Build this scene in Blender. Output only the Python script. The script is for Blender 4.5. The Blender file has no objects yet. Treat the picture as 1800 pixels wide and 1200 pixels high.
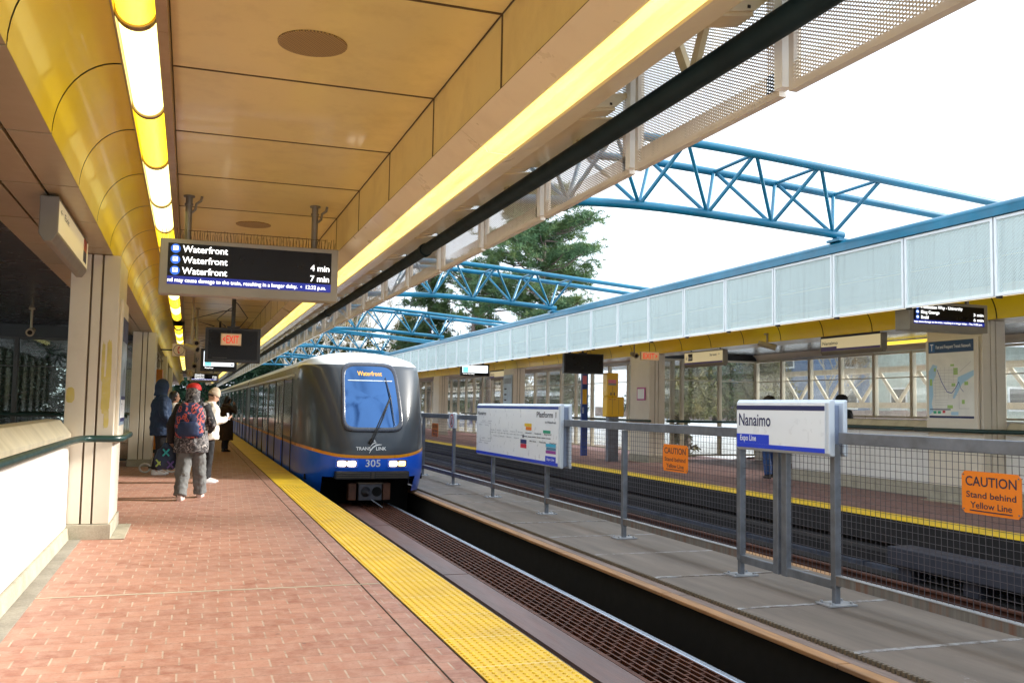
import bpy, bmesh, math, random
from mathutils import Vector, Matrix, noise
R = math.radians
rnd = random.Random(7)
S = bpy.context.scene
COL = S.collection

# ------------------------------------------------------------------ camera
FW, FH, FPX = 1800.0, 1200.0, 1650.0
CAM_H = 1.45
def make_camera():
    dy = Vector((331 - 900.0, -(706 - 600.0), FPX)).normalized()      # track direction seen from the camera (x right, y up, z forward)
    roll = .0177
    t = -(dy.x * roll + dy.y) / dy.z
    u = Vector((roll, 1, t)).normalized()
    dx = u.cross(dy)
    # columns of the camera matrix: its right, up and backward axes in world space
    m = Matrix(((dx.x, dx.y, -dx.z), (dy.x, dy.y, -dy.z), (u.x, u.y, -u.z)))
    cd = bpy.data.cameras.new("camera"); co = bpy.data.objects.new("camera", cd); COL.objects.link(co)
    co.matrix_world = Matrix.Translation((0, 0, CAM_H)) @ m.to_4x4()
    cd.sensor_fit = 'HORIZONTAL'; cd.sensor_width = 36; cd.lens = 36 * FPX / FW
    cd.clip_start = .05; cd.clip_end = 3000
    S.camera = co
make_camera()

# ------------------------------------------------------------------ light
SUN_EL, SUN_AZ = 27.0, 96.0        # azimuth clockwise from the track direction (+Y)
def make_light():
    w = bpy.data.worlds.new("World"); S.world = w; w.use_nodes = True
    nt = w.node_tree; N = nt.nodes; L = nt.links; N.clear()
    out = N.new('ShaderNodeOutputWorld')
    sky = N.new('ShaderNodeTexSky'); sky.sky_type = 'NISHITA'; sky.sun_disc = False
    sky.sun_elevation = R(SUN_EL); sky.sun_rotation = R(SUN_AZ); sky.air_density = 1.0; sky.dust_density = .6
    bg1 = N.new('ShaderNodeBackground'); bg1.inputs[1].default_value = .12
    L.new(sky.outputs[0], bg1.inputs[0])
    bg2 = N.new('ShaderNodeBackground'); bg2.inputs[0].default_value = (.80, .90, 1, 1); bg2.inputs[1].default_value = 1.1
    tc = N.new('ShaderNodeTexCoord')
    mp = N.new('ShaderNodeMapping'); mp.inputs['Scale'].default_value = (2.2, 2.2, 5.0); mp.inputs['Location'].default_value = (3.1, 1.7, .4)
    L.new(tc.outputs['Generated'], mp.inputs[0])
    no = N.new('ShaderNodeTexNoise'); no.inputs['Scale'].default_value = 3.0; no.inputs['Detail'].default_value = 9; no.inputs['Roughness'].default_value = .6
    L.new(mp.outputs[0], no.inputs[0])
    sp = N.new('ShaderNodeSeparateXYZ'); L.new(tc.outputs['Generated'], sp.inputs[0])
    mr = N.new('ShaderNodeMapRange'); mr.inputs[1].default_value = -1; mr.inputs[2].default_value = .35      # clouds close up towards the far end of the line
    mr.inputs[3].default_value = .0; mr.inputs[4].default_value = .42
    L.new(sp.outputs[1], mr.inputs[0])
    ad = N.new('ShaderNodeMath'); ad.operation = 'ADD'; L.new(no.outputs[0], ad.inputs[0]); L.new(mr.outputs[0], ad.inputs[1])
    rp = N.new('ShaderNodeValToRGB'); rp.color_ramp.elements[0].position = .47; rp.color_ramp.elements[1].position = .62
    L.new(ad.outputs[0], rp.inputs[0])
    mx = N.new('ShaderNodeMixShader'); L.new(rp.outputs[0], mx.inputs[0]); L.new(bg1.outputs[0], mx.inputs[1]); L.new(bg2.outputs[0], mx.inputs[2])
    L.new(mx.outputs[0], out.inputs[0])
    ld = bpy.data.lights.new("sun", 'SUN'); ld.energy = 4.2; ld.angle = R(9); ld.color = (1, .95, .86)
    lo = bpy.data.objects.new("sun", ld); COL.objects.link(lo)
    lo.rotation_euler = (R(90 - SUN_EL), 0, R(180 - SUN_AZ) )
make_light()
S.view_settings.view_transform = 'Standard'
try: S.view_settings.look = 'None'
except Exception: pass
S.view_settings.exposure = 1.0
S.view_settings.gamma = 1.0
S.cycles.max_bounces = 7; S.cycles.transparent_max_bounces = 16; S.cycles.diffuse_bounces = 4; S.cycles.glossy_bounces = 4
S.cycles.caustics_reflective = False; S.cycles.caustics_refractive = False
S.cycles.sample_clamp_indirect = 6
try: S.cycles.use_denoising = True
except Exception: pass

# ------------------------------------------------------------------ materials
def nodes(name):
    m = bpy.data.materials.new(name); m.use_nodes = True
    nt = m.node_tree; b = nt.nodes['Principled BSDF']
    return m, nt, b
def setp(b, **k):
    for kk, v in k.items():
        if kk in b.inputs: b.inputs[kk].default_value = v
def coord(nt, scale=(1, 1, 1)):
    tc = nt.nodes.new('ShaderNodeTexCoord'); mp = nt.nodes.new('ShaderNodeMapping')
    mp.inputs['Scale'].default_value = scale; nt.links.new(tc.outputs['Object'], mp.inputs[0]); return mp.outputs[0]
def math_n(nt, op, a, b=None, c=None):
    n = nt.nodes.new('ShaderNodeMath'); n.operation = op
    for i, v in enumerate((a, b, c)):
        if v is None: continue
        if isinstance(v, (int, float)): n.inputs[i].default_value = v
        else: nt.links.new(v, n.inputs[i])
    return n.outputs[0]
def mixc(nt, fac, a, b, mode='MIX'):
    n = nt.nodes.new('ShaderNodeMix'); n.data_type = 'RGBA'; n.blend_type = mode
    for s, v in ((0, fac), (6, a), (7, b)):
        if isinstance(v, (int, float)): n.inputs[s].default_value = v
        elif isinstance(v, tuple): n.inputs[s].default_value = (v + (1,))[:4]
        else: nt.links.new(v, n.inputs[s])
    return n.outputs[2]
def noise_n(nt, co, scale, detail=5, rough=.55):
    n = nt.nodes.new('ShaderNodeTexNoise'); n.inputs['Scale'].default_value = scale; n.inputs['Detail'].default_value = detail
    n.inputs['Roughness'].default_value = rough; nt.links.new(co, n.inputs[0]); return n.outputs[0]
def ramp(nt, fac, p0, p1, c0=(0, 0, 0), c1=(1, 1, 1)):
    n = nt.nodes.new('ShaderNodeValToRGB'); e = n.color_ramp.elements
    e[0].position = p0; e[1].position = p1; e[0].color = c0 + (1,); e[1].color = c1 + (1,)
    nt.links.new(fac, n.inputs[0]); return n.outputs[0]
def bump(nt, b, h, strength=.3, dist=.01):
    n = nt.nodes.new('ShaderNodeBump'); n.inputs['Strength'].default_value = strength; n.inputs['Distance'].default_value = dist
    nt.links.new(h, n.inputs['Height']); nt.links.new(n.outputs[0], b.inputs['Normal'])
def spots(nt, co, scale, r):
    v = nt.nodes.new('ShaderNodeTexVoronoi'); v.inputs['Scale'].default_value = scale; nt.links.new(co, v.inputs['Vector'])
    keep = math_n(nt, 'GREATER_THAN', noise_n(nt, co, scale * .7, 2), .5)
    return math_n(nt, 'MULTIPLY', math_n(nt, 'LESS_THAN', v.outputs['Distance'], r), keep)
MAT = {}
def mat(name, c, rough=.5, metal=0., var=.12, scale=4., stretch=(1, 1, 1), bmp=0., coat=0., dirt=None, dirt_amt=.35, dirt_scale=1.3, spec=.5, grain=0., crough=.06, specks=0.):
    if name in MAT: return MAT[name]
    m, nt, b = nodes(name); co = coord(nt, stretch)
    n1 = noise_n(nt, co, scale)
    dark = tuple(max(0, x * (1 - var)) for x in c); lite = tuple(min(1, x * (1 + var)) for x in c)
    col = ramp(nt, n1, .3, .72, dark, lite)
    if dirt:
        n2 = noise_n(nt, co, dirt_scale, 8, .65)
        f = math_n(nt, 'MULTIPLY', ramp(nt, n2, .48, .72), dirt_amt)
        col = mixc(nt, f, col, dirt)
    if grain:
        n3 = noise_n(nt, co, 60, 2); col = mixc(nt, grain, col, ramp(nt, n3, .35, .65, tuple(x * .6 for x in c), tuple(min(1, x * 1.35) for x in c)))
    if specks: col = mixc(nt, math_n(nt, 'MULTIPLY', spots(nt, co, 2.6, .035), specks), col, tuple(x * .35 for x in c))
    nt.links.new(col, b.inputs['Base Color'])
    rr = noise_n(nt, co, scale * 2.3)
    mrn = nt.nodes.new('ShaderNodeMapRange'); mrn.inputs[3].default_value = max(.02, rough - .1); mrn.inputs[4].default_value = min(1, rough + .1)
    nt.links.new(rr, mrn.inputs[0]); nt.links.new(mrn.outputs[0], b.inputs['Roughness'])
    setp(b, **{'Metallic': metal, 'Coat Weight': coat, 'Coat Roughness': crough, 'Specular IOR Level': spec})
    if bmp: bump(nt, b, noise_n(nt, co, scale * 9, 4), bmp, .01)
    MAT[name] = m; return m
def tread_mat(name, c):
    m, nt, b = nodes(name); co = coord(nt); sp = nt.nodes.new('ShaderNodeSeparateXYZ'); nt.links.new(co, sp.inputs[0])
    col = ramp(nt, noise_n(nt, coord(nt, (3, .35, 1)), 1.3, 6, .6), .3, .72, tuple(x * .62 for x in c), tuple(x * 1.15 for x in c))
    col = mixc(nt, math_n(nt, 'MULTIPLY', ramp(nt, noise_n(nt, co, 1.0, 7, .7), .55, .75), .5), col, (.085, .065, .05))
    fy = math_n(nt, 'FRACT', math_n(nt, 'DIVIDE', math_n(nt, 'ADD', sp.outputs[1], 2.0), 1.56))            # salt-white wear along the panel joints
    edge = math_n(nt, 'LESS_THAN', fy, .045)
    col = mixc(nt, math_n(nt, 'MULTIPLY', math_n(nt, 'MULTIPLY', edge, ramp(nt, noise_n(nt, co, 9, 5, .7), .42, .6)), .75), col, (.42, .42, .44))
    col = mixc(nt, math_n(nt, 'MULTIPLY', ramp(nt, noise_n(nt, coord(nt, (1, .6, 1)), 2.3, 8, .75), .66, .72), .7), col, (.45, .45, .48))
    nt.links.new(col, b.inputs['Base Color']); setp(b, **{'Roughness': .62})
    ck = math_n(nt, 'MULTIPLY', math_n(nt, 'SINE', math_n(nt, 'MULTIPLY', math_n(nt, 'ADD', sp.outputs[0], sp.outputs[1]), 150)), math_n(nt, 'SINE', math_n(nt, 'MULTIPLY', math_n(nt, 'SUBTRACT', sp.outputs[0], sp.outputs[1]), 150)))
    bump(nt, b, ck, .35, .003); MAT[name] = m; return m
def emit(name, c, strength, base=(.8, .8, .8), uneven=0.):
    if name in MAT: return MAT[name]
    m, nt, b = nodes(name); setp(b, **{'Base Color': base + (1,), 'Roughness': .35, 'Emission Color': c + (1,), 'Emission Strength': strength})
    if uneven:
        co = coord(nt, (6, .6, 6)); n = noise_n(nt, co, 2.0, 5)
        v = nt.nodes.new('ShaderNodeMapRange'); v.inputs[1].default_value = .3; v.inputs[2].default_value = .7
        v.inputs[3].default_value = strength * (1 - uneven); v.inputs[4].default_value = strength * (1 + uneven)
        nt.links.new(n, v.inputs[0]); nt.links.new(v.outputs[0], b.inputs['Emission Strength'])
    MAT[name] = m; return m
def glass_mat(name, tint=(.9, .95, .95), grime=.12, gcol=(.5, .5, .45), refl=.9):
    if name in MAT: return MAT[name]
    m = bpy.data.materials.new(name); m.use_nodes = True; nt = m.node_tree; N = nt.nodes; L = nt.links; N.clear()
    out = N.new('ShaderNodeOutputMaterial'); tr = N.new('ShaderNodeBsdfTransparent'); tr.inputs[0].default_value = tint + (1,)
    gl = N.new('ShaderNodeBsdfGlossy'); gl.inputs['Roughness'].default_value = .03; gl.inputs[0].default_value = (refl, refl, refl, 1)
    fr = N.new('ShaderNodeFresnel'); ge = N.new('ShaderNodeNewGeometry')          # same index for both faces of the pane
    ir = N.new('ShaderNodeMapRange'); ir.inputs[3].default_value = 1.5; ir.inputs[4].default_value = 1 / 1.5
    L.new(ge.outputs['Backfacing'], ir.inputs[0]); L.new(ir.outputs[0], fr.inputs[0])
    m1 = N.new('ShaderNodeMixShader'); L.new(fr.outputs[0], m1.inputs[0]); L.new(tr.outputs[0], m1.inputs[1]); L.new(gl.outputs[0], m1.inputs[2])
    df = N.new('ShaderNodeBsdfDiffuse'); df.inputs[0].default_value = gcol + (1,)
    co = coord(nt, (1, 1, .5)); n = noise_n(nt, co, 2.0, 9, .7)
    f = math_n(nt, 'MULTIPLY', ramp(nt, n, .25, .75), grime * 2)
    tl = N.new('ShaderNodeBsdfTranslucent'); tl.inputs[0].default_value = gcol + (1,)          # grime that the daylight outside shines through
    m3 = N.new('ShaderNodeMixShader'); m3.inputs[0].default_value = .3; L.new(df.outputs[0], m3.inputs[1]); L.new(tl.outputs[0], m3.inputs[2])
    m2 = N.new('ShaderNodeMixShader'); L.new(f, m2.inputs[0]); L.new(m1.outputs[0], m2.inputs[1]); L.new(m3.outputs[0], m2.inputs[2])
    L.new(m2.outputs[0], out.inputs[0]); MAT[name] = m; return m
def mesh_screen(name, c, pitch_y=.034, pitch_z=.016, open_=.5, rough=.5):
    """expanded metal: diamond holes cut through a painted sheet"""
    if name in MAT: return MAT[name]
    m, nt, b = nodes(name); setp(b, **{'Base Color': c + (1,), 'Roughness': rough})
    co = coord(nt); sp = nt.nodes.new('ShaderNodeSeparateXYZ'); nt.links.new(co, sp.inputs[0])
    cy = math_n(nt, 'COSINE', math_n(nt, 'MULTIPLY', sp.outputs[1], 2 * math.pi / pitch_y))
    cz = math_n(nt, 'COSINE', math_n(nt, 'MULTIPLY', sp.outputs[2], 2 * math.pi / pitch_z))
    v = math_n(nt, 'ABSOLUTE', math_n(nt, 'ADD', cy, cz))
    hole = math_n(nt, 'GREATER_THAN', v, 1.62 * (1 - open_))
    tr = nt.nodes.new('ShaderNodeBsdfTransparent'); mx = nt.nodes.new('ShaderNodeMixShader')
    nt.links.new(hole, mx.inputs[0]); nt.links.new(b.outputs[0], mx.inputs[1]); nt.links.new(tr.outputs[0], mx.inputs[2])
    st = noise_n(nt, coord(nt, (1, 9, .5)), 1.6, 6, .65)                 # faint rain streaks
    nt.links.new(ramp(nt, st, .5, .85, c, tuple(x * .72 for x in c)), b.inputs['Base Color'])
    nt.links.new(mx.outputs[0], nt.nodes['Material Output'].inputs[0]); MAT[name] = m; return m

# ------------------------------------------------------------------ mesh builder
TXT = {}
def text_geo(s):
    if s in TXT: return TXT[s]
    cu = bpy.data.curves.new('t', 'FONT'); cu.body = s; cu.size = 1; cu.resolution_u = 3; cu.offset = .012
    o = bpy.data.objects.new('t', cu); COL.objects.link(o)
    me = o.to_mesh()
    vs = [v.co.copy() for v in me.vertices]; fs = [tuple(p.vertices) for p in me.polygons]
    o.to_mesh_clear(); bpy.data.objects.remove(o); bpy.data.curves.remove(cu)
    TXT[s] = (vs, fs); return TXT[s]
def cap_h():
    vs, _ = text_geo('H'); return max(v.y for v in vs)
class MB:
    def __init__(s): s.v = []; s.f = []; s.m = []; s.sm = []; s.mi = 0; s.smooth = False
    def add(s, vs, fs, smooth=None):
        o = len(s.v); s.v += [tuple(v) for v in vs]
        for f in fs:
            s.f.append(tuple(i + o for i in f)); s.m.append(s.mi); s.sm.append(s.smooth if smooth is None else smooth)
        return s
    def box(s, x0, x1, y0, y1, z0, z1):
        if x0 > x1: x0, x1 = x1, x0
        if y0 > y1: y0, y1 = y1, y0
        if z0 > z1: z0, z1 = z1, z0
        v = [(x0, y0, z0), (x1, y0, z0), (x1, y1, z0), (x0, y1, z0), (x0, y0, z1), (x1, y0, z1), (x1, y1, z1), (x0, y1, z1)]
        return s.add(v, [(0, 3, 2, 1), (4, 5, 6, 7), (0, 1, 5, 4), (1, 2, 6, 5), (2, 3, 7, 6), (3, 0, 4, 7)])
    def quad(s, a, b, c, d): return s.add([a, b, c, d], [(0, 1, 2, 3)])
    def tube(s, pts, r, n=10, caps=True, flat=(1, 1)):
        pts = [Vector(p) for p in pts]; rs = r if isinstance(r, (list, tuple)) else [r] * len(pts)
        vs = []; fs = []
        up = Vector((0, 0, 1)); prev = None
        for i, p in enumerate(pts):
            d = (pts[min(i + 1, len(pts) - 1)] - pts[max(i - 1, 0)]).normalized()
            if prev is None:
                a = d.cross(up) if abs(d.dot(up)) < .95 else d.cross(Vector((1, 0, 0)))
                a.normalize()
            else:
                a = (prev - d * prev.dot(d)).normalized()
            prev = a; bb = d.cross(a)
            for k in range(n):
                t = 2 * math.pi * k / n
                vs.append(p + a * (math.cos(t) * rs[i] * flat[0]) + bb * (math.sin(t) * rs[i] * flat[1]))
        for i in range(len(pts) - 1):
            for k in range(n):
                k2 = (k + 1) % n; fs.append((i * n + k, i * n + k2, (i + 1) * n + k2, (i + 1) * n + k))
        s.add(vs, fs, True)
        if caps:
            o = len(vs) - n
            s.add(vs[:n], [tuple(reversed(range(n)))], False); s.add(vs[o:], [tuple(range(n))], False)
        return s
    def prism(s, poly, axis, a0, a1):
        """poly: 2-D points in the plane across `axis`; ccw"""
        def P(p, a):
            if axis == 'y': return (p[0], a, p[1])
            if axis == 'x': return (a, p[0], p[1])
            return (p[0], p[1], a)
        n = len(poly); vs = [P(p, a0) for p in poly] + [P(p, a1) for p in poly]
        fs = [tuple(range(n)), tuple(reversed(range(n, 2 * n)))] + [((i + 1) % n, i, n + i, n + (i + 1) % n) for i in range(n)]
        return s.add(vs, fs)
    def loft(s, rings, caps=True, closed=True, smooth=True):
        n = len(rings[0]); vs = [v for r_ in rings for v in r_]; fs = []
        for i in range(len(rings) - 1):
            for k in range(n if closed else n - 1):
                k2 = (k + 1) % n; fs.append((i * n + k, i * n + k2, (i + 1) * n + k2, (i + 1) * n + k))
        if caps and closed: fs += [tuple(reversed(range(n))), tuple(range(len(vs) - n, len(vs)))]
        return s.add(vs, fs, smooth)
    def ball(s, c, r, nu=14, nv=9):
        c = Vector(c); r = r if isinstance(r, (tuple, list)) else (r, r, r)
        rings = []
        for j in range(1, nv):
            ph = math.pi * j / nv
            rings.append([c + Vector((r[0] * math.sin(ph) * math.cos(2 * math.pi * k / nu), r[1] * math.sin(ph) * math.sin(2 * math.pi * k / nu), -r[2] * math.cos(ph))) for k in range(nu)])
        o = len(s.v); s.loft(rings, caps=False)
        b0 = [c - Vector((0, 0, r[2]))] + rings[0]; s.add(b0, [(0, (k + 1) % nu + 1, k + 1) for k in range(nu)], True)
        b1 = [c + Vector((0, 0, r[2]))] + rings[-1]; s.add(b1, [(0, k + 1, (k + 1) % nu + 1) for k in range(nu)], True)
        return s
    def text(s, st, org, right, up, h, width=None, align='L'):
        vs, fs = text_geo(st)
        if not vs: return s
        k = h / cap_h(); x0 = min(v.x for v in vs); x1 = max(v.x for v in vs)
        kx = k if width is None else width / (x1 - x0)
        off = {'L': 0, 'C': -(x1 - x0) / 2, 'R': -(x1 - x0)}[align]
        org, right, up = Vector(org), Vector(right), Vector(up)
        return s.add([org + right * ((v.x - x0 + off) * kx) + up * (v.y * k) for v in vs], fs)
    def build(s, name, mats, parent=None, bevel=0., weld=False):
        me = bpy.data.meshes.new(name)
        me.from_pydata(s.v, [], s.f)
        for m in (mats if isinstance(mats, (list, tuple)) else [mats]): me.materials.append(m)
        me.polygons.foreach_set('material_index', s.m); me.polygons.foreach_set('use_smooth', s.sm)
        if weld:
            bm = bmesh.new(); bm.from_mesh(me); bmesh.ops.remove_doubles(bm, verts=bm.verts, dist=1e-4)
            bmesh.ops.recalc_face_normals(bm, faces=bm.faces); bm.to_mesh(me); bm.free()
        me.update()
        o = bpy.data.objects.new(name, me); COL.objects.link(o)
        if parent is not None: attach(o, parent)
        if bevel:
            md = o.modifiers.new('bevel', 'BEVEL'); md.width = bevel; md.segments = 2; md.limit_method = 'ANGLE'; md.angle_limit = R(40)
        return o
def attach(o, parent):
    o.parent = parent; o.matrix_parent_inverse = world_of(parent).inverted()
def world_of(o):
    m = Matrix.Translation(o.location) @ o.rotation_euler.to_matrix().to_4x4()
    return (world_of(o.parent) @ o.matrix_parent_inverse @ m) if o.parent else m
def tag(o, label, cat, group=None, kind=None):
    o['label'] = label; o['category'] = cat
    if group: o['group'] = group
    if kind: o['kind'] = kind
    return o
def thing(name, label, cat, loc=(0, 0, 0), group=None):
    o = bpy.data.objects.new(name, None); COL.objects.link(o); o.location = loc; o.empty_display_size = .2
    return tag(o, label, cat, group)
def struct(name, mb, mats, parent=None, **k):
    o = mb.build(name, mats, parent, **k)
    if parent is None: o['kind'] = 'structure'
    return o
def kids(o): return [c for c in bpy.data.objects if c.parent == o]
def copy_tree(o, delta, label=None, group=None):
    c = o.copy(); COL.objects.link(c); c.location = Vector(o.location) + Vector(delta)
    if label: c['label'] = label
    if group: c['group'] = group
    def rec(src, dst):
        for ch in kids(src):
            d = ch.copy(); COL.objects.link(d); d.parent = dst; d.matrix_parent_inverse = ch.matrix_parent_inverse.copy(); rec(ch, d)
    rec(o, c)
    return c
ORD = "zeroth first second third fourth fifth sixth seventh eighth ninth tenth eleventh twelfth thirteenth fourteenth fifteenth sixteenth seventeenth eighteenth nineteenth twentieth".split()
def ordn(i):
    if i <= 20: return ORD[i]
    t = {2: 'twenty', 3: 'thirty', 4: 'forty', 5: 'fifty', 6: 'sixty'}[i // 10]
    return t + '-' + ORD[i % 10] if i % 10 else {2: 'twentieth', 3: 'thirtieth', 4: 'fortieth', 5: 'fiftieth', 6: 'sixtieth'}[i // 10]
XC = 5.68
def mxx(x): return 2 * XC - x
# ------------------------------------------------------------------ shared materials
def brick_mat(name='brick_paving', k=(1, 1, 1)):
    m, nt, b = nodes(name); co = coord(nt)
    sp = nt.nodes.new('ShaderNodeSeparateXYZ'); nt.links.new(co, sp.inputs[0])
    wob = noise_n(nt, co, 1.4, 2)
    v = math_n(nt, 'ADD', math_n(nt, 'DIVIDE', sp.outputs[1], .165), math_n(nt, 'MULTIPLY', wob, .12))
    row = math_n(nt, 'FLOOR', v); fv = math_n(nt, 'FRACT', v)
    u = math_n(nt, 'ADD', math_n(nt, 'DIVIDE', sp.outputs[0], .195), math_n(nt, 'MULTIPLY', row, .47))
    iu = math_n(nt, 'FLOOR', u); fu = math_n(nt, 'FRACT', u)
    cmb = nt.nodes.new('ShaderNodeCombineXYZ'); nt.links.new(iu, cmb.inputs[0]); nt.links.new(row, cmb.inputs[1])
    wn = nt.nodes.new('ShaderNodeTexWhiteNoise'); wn.noise_dimensions = '3D'; nt.links.new(cmb.outputs[0], wn.inputs[0])
    c = ramp(nt, wn.outputs[0], 0, 1, (.30, .115, .078), (.47, .225, .16))
    c = mixc(nt, ramp(nt, noise_n(nt, co, 9, 8, .7), .38, .75), c, (.53, .33, .26))
    c = mixc(nt, math_n(nt, 'MULTIPLY', ramp(nt, noise_n(nt, co, .55, 4), .4, .7), .35), c, (.36, .22, .18))
    c = mixc(nt, math_n(nt, 'MULTIPLY', ramp(nt, noise_n(nt, co, 55, 3), .52, .72), .35), c, (.20, .09, .06))
    c = mixc(nt, math_n(nt, 'MULTIPLY', spots(nt, co, 4.2, .07), .55), c, (.13, .09, .075))
    c = mixc(nt, math_n(nt, 'MULTIPLY', spots(nt, co, 9.0, .09), .45), c, (.15, .08, .06))
    endj = math_n(nt, 'LESS_THAN', fu, .055)
    ok = math_n(nt, 'GREATER_THAN', noise_n(nt, co, 12, 2), .36)
    c = mixc(nt, math_n(nt, 'MULTIPLY', math_n(nt, 'MULTIPLY', endj, ok), .6), c, ramp(nt, noise_n(nt, co, 7, 3), .35, .65, (.34, .28, .22), (.62, .56, .46)))
    rowj = math_n(nt, 'LESS_THAN', fv, .05)
    c = mixc(nt, math_n(nt, 'MULTIPLY', rowj, .55), c, (.22, .15, .11))
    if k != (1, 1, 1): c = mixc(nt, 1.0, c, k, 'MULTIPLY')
    nt.links.new(c, b.inputs['Base Color'])
    rg = nt.nodes.new('ShaderNodeMapRange'); rg.inputs[3].default_value = .42; rg.inputs[4].default_value = .75
    nt.links.new(noise_n(nt, co, 6, 5), rg.inputs[0]); nt.links.new(rg.outputs[0], b.inputs['Roughness'])
    h = math_n(nt, 'ADD', math_n(nt, 'MULTIPLY', math_n(nt, 'MAXIMUM', endj, rowj), -1.0), math_n(nt, 'MULTIPLY', noise_n(nt, co, 40, 4), .5))
    bump(nt, b, h, .45, .004); return m
BRICK = brick_mat(); BRICKF = brick_mat('shaded_brick_paving', (.55, .56, .70))  # far copy: same brick, its colour multiplied darker and bluer for shade
YEL = mat('tactile_yellow', (.86, .56, .012), .5, var=.10, scale=2, dirt=(.52, .33, .08), dirt_amt=.45, dirt_scale=2.5, bmp=.15)
YELJ = mat('tactile_joint', (.86, .66, .22), .55)
CONC = mat('grey_concrete', (.30, .28, .24), .8, var=.2, scale=5, dirt=(.12, .11, .08), dirt_amt=.6, bmp=.4, grain=.25)
CONCL = mat('pale_concrete', (.42, .39, .31), .75, var=.18, scale=4, dirt=(.16, .15, .10), dirt_amt=.7, dirt_scale=2.2, bmp=.3, grain=.2)
DARKC = mat('trench_shade_concrete', (.008, .006, .0065), .85, var=.5, scale=3, bmp=.4)  # almost black base colour holds the shade of the trench
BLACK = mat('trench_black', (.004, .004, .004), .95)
BEAMC = mat('rusty_beam_top', (.165, .088, .078), .45, var=.4, scale=1.5, stretch=(3, .4, 1), dirt=(.20, .07, .04), dirt_amt=.85, dirt_scale=1.0, bmp=.2, grain=.15)
RUST = mat('rusty_steel', (.12, .042, .024), .65, metal=.3, var=.4, scale=6)
RAILS = mat('polished_rail', (.45, .52, .64), .3, metal=.5, var=.12, stretch=(1, .2, 1))
WALKT = tread_mat('tan_walkway_panel', (.20, .158, .128))
WOOD = mat('weathered_orange_timber', (.42, .225, .10), .7, var=.25, scale=3, stretch=(6, .7, 4), dirt=(.22, .14, .10), dirt_amt=.6)
WHITEP = mat('white_wall_panel', (.86, .86, .84), .42, var=.03, scale=1.5, dirt=(.55, .50, .40), dirt_amt=.25)
CREAM = mat('cream_enamel_panel', (.76, .70, .59), .38, var=.04, scale=1.2, dirt=(.52, .46, .36), dirt_amt=.2, dirt_scale=3)
CREAMC = mat('beige_ceiling_enamel', (.79, .635, .25), .34, var=.05, scale=.8, dirt=(.44, .29, .09), dirt_amt=.28, dirt_scale=3, coat=.12, specks=.6)
CREAMT = mat('cream_trough_enamel', (.72, .61, .38), .3, var=.04, scale=1.0, dirt=(.50, .38, .20), dirt_amt=.3, dirt_scale=3, coat=.2, specks=.6)
COVE = mat('yellow_cove_enamel', (.80, .60, .006), .38, var=.05, scale=1.0, coat=.12, dirt=(.5, .30, .02), dirt_amt=.12, dirt_scale=4)
GROOVE = mat('dark_groove', (.03, .022, .014), .9)
DKMET = mat('dark_metal_ceiling', (.045, .05, .065), .25, metal=.35, var=.15, scale=1.5)
BLUEP = mat('blue_painted_steel', (.004, .165, .29), .38, var=.18, scale=3, coat=.25, dirt=(.03, .10, .16), dirt_amt=.4)
GREENP = mat('dark_green_handrail', (.003, .036, .034), .38, var=.06, coat=.15)
PIPEM = mat('black_drain_pipe', (.009, .022, .029), .6, var=.2, spec=.12)
FRAMEW = mat('white_screen_frame', (.88, .92, .94), .45, var=.05)
FRAMEN = mat('cream_screen_frame', (.66, .62, .56), .5, var=.06)
SCRN = mesh_screen('cream_expanded_metal', (.66, .61, .54), open_=.30)
SCRW = mesh_screen('white_expanded_metal', (.74, .88, .87), open_=.24)
GALV = mat('galvanised_steel', (.19, .21, .25), .42, metal=.55, var=.22, scale=7, dirt=(.14, .13, .12), dirt_amt=.5)
GALVR = mat('rust_streaked_rail', (.20, .19, .18), .55, metal=.3, var=.3, scale=9, stretch=(.3, 3, .1), dirt=(.17, .055, .02), dirt_amt=.95, dirt_scale=4.5)
WIRE = mat('dark_wire', (.11, .10, .115), .5, metal=.5)
SNOW = mat('patchy_snow', (.82, .85, .90), .8, var=.06, scale=.4, bmp=.3, dirt=(.22, .18, .10), dirt_amt=.5, dirt_scale=.16)
PLASW = mat('white_plastic', (.78, .79, .80), .35, var=.03)
PLASG = mat('grey_display_case', (.30, .28, .24), .45, var=.06, metal=.3)
BLKP = mat('black_plastic', (.012, .012, .014), .35)
JOINT = mat('dark_joint_strip', (.10, .06, .02), .8)
NAVY = mat('navy_print', (.012, .018, .10), .5, var=.03)
SIGNW = mat('white_sign_face', (.84, .88, .93), .3, var=.01)
BLUEB = mat('bright_blue_print', (.01, .05, .62), .45, var=.03)
INK = mat('dark_ink', (.02, .022, .05), .6)
INKL = mat('pale_grey_ink', (.33, .36, .42), .6)
LEDW = emit('white_led_text', (1, 1, 1), 1.2)
LEDB = emit('blue_led_band', (.01, .03, .42), .35, base=(.005, .01, .08))
LEDI = emit('blue_led_icon', (.05, .22, .9), .45, base=(.01, .05, .3))
SCREENB = mat('black_screen', (.004, .004, .006), .3, var=.05, spec=.25)
GLASSD = glass_mat('dirty_window', (.97, .98, .97), .13, (.64, .62, .56))
GLASSL = glass_mat('shaded_window', (.74, .79, .74), .10, (.20, .21, .18))

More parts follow.
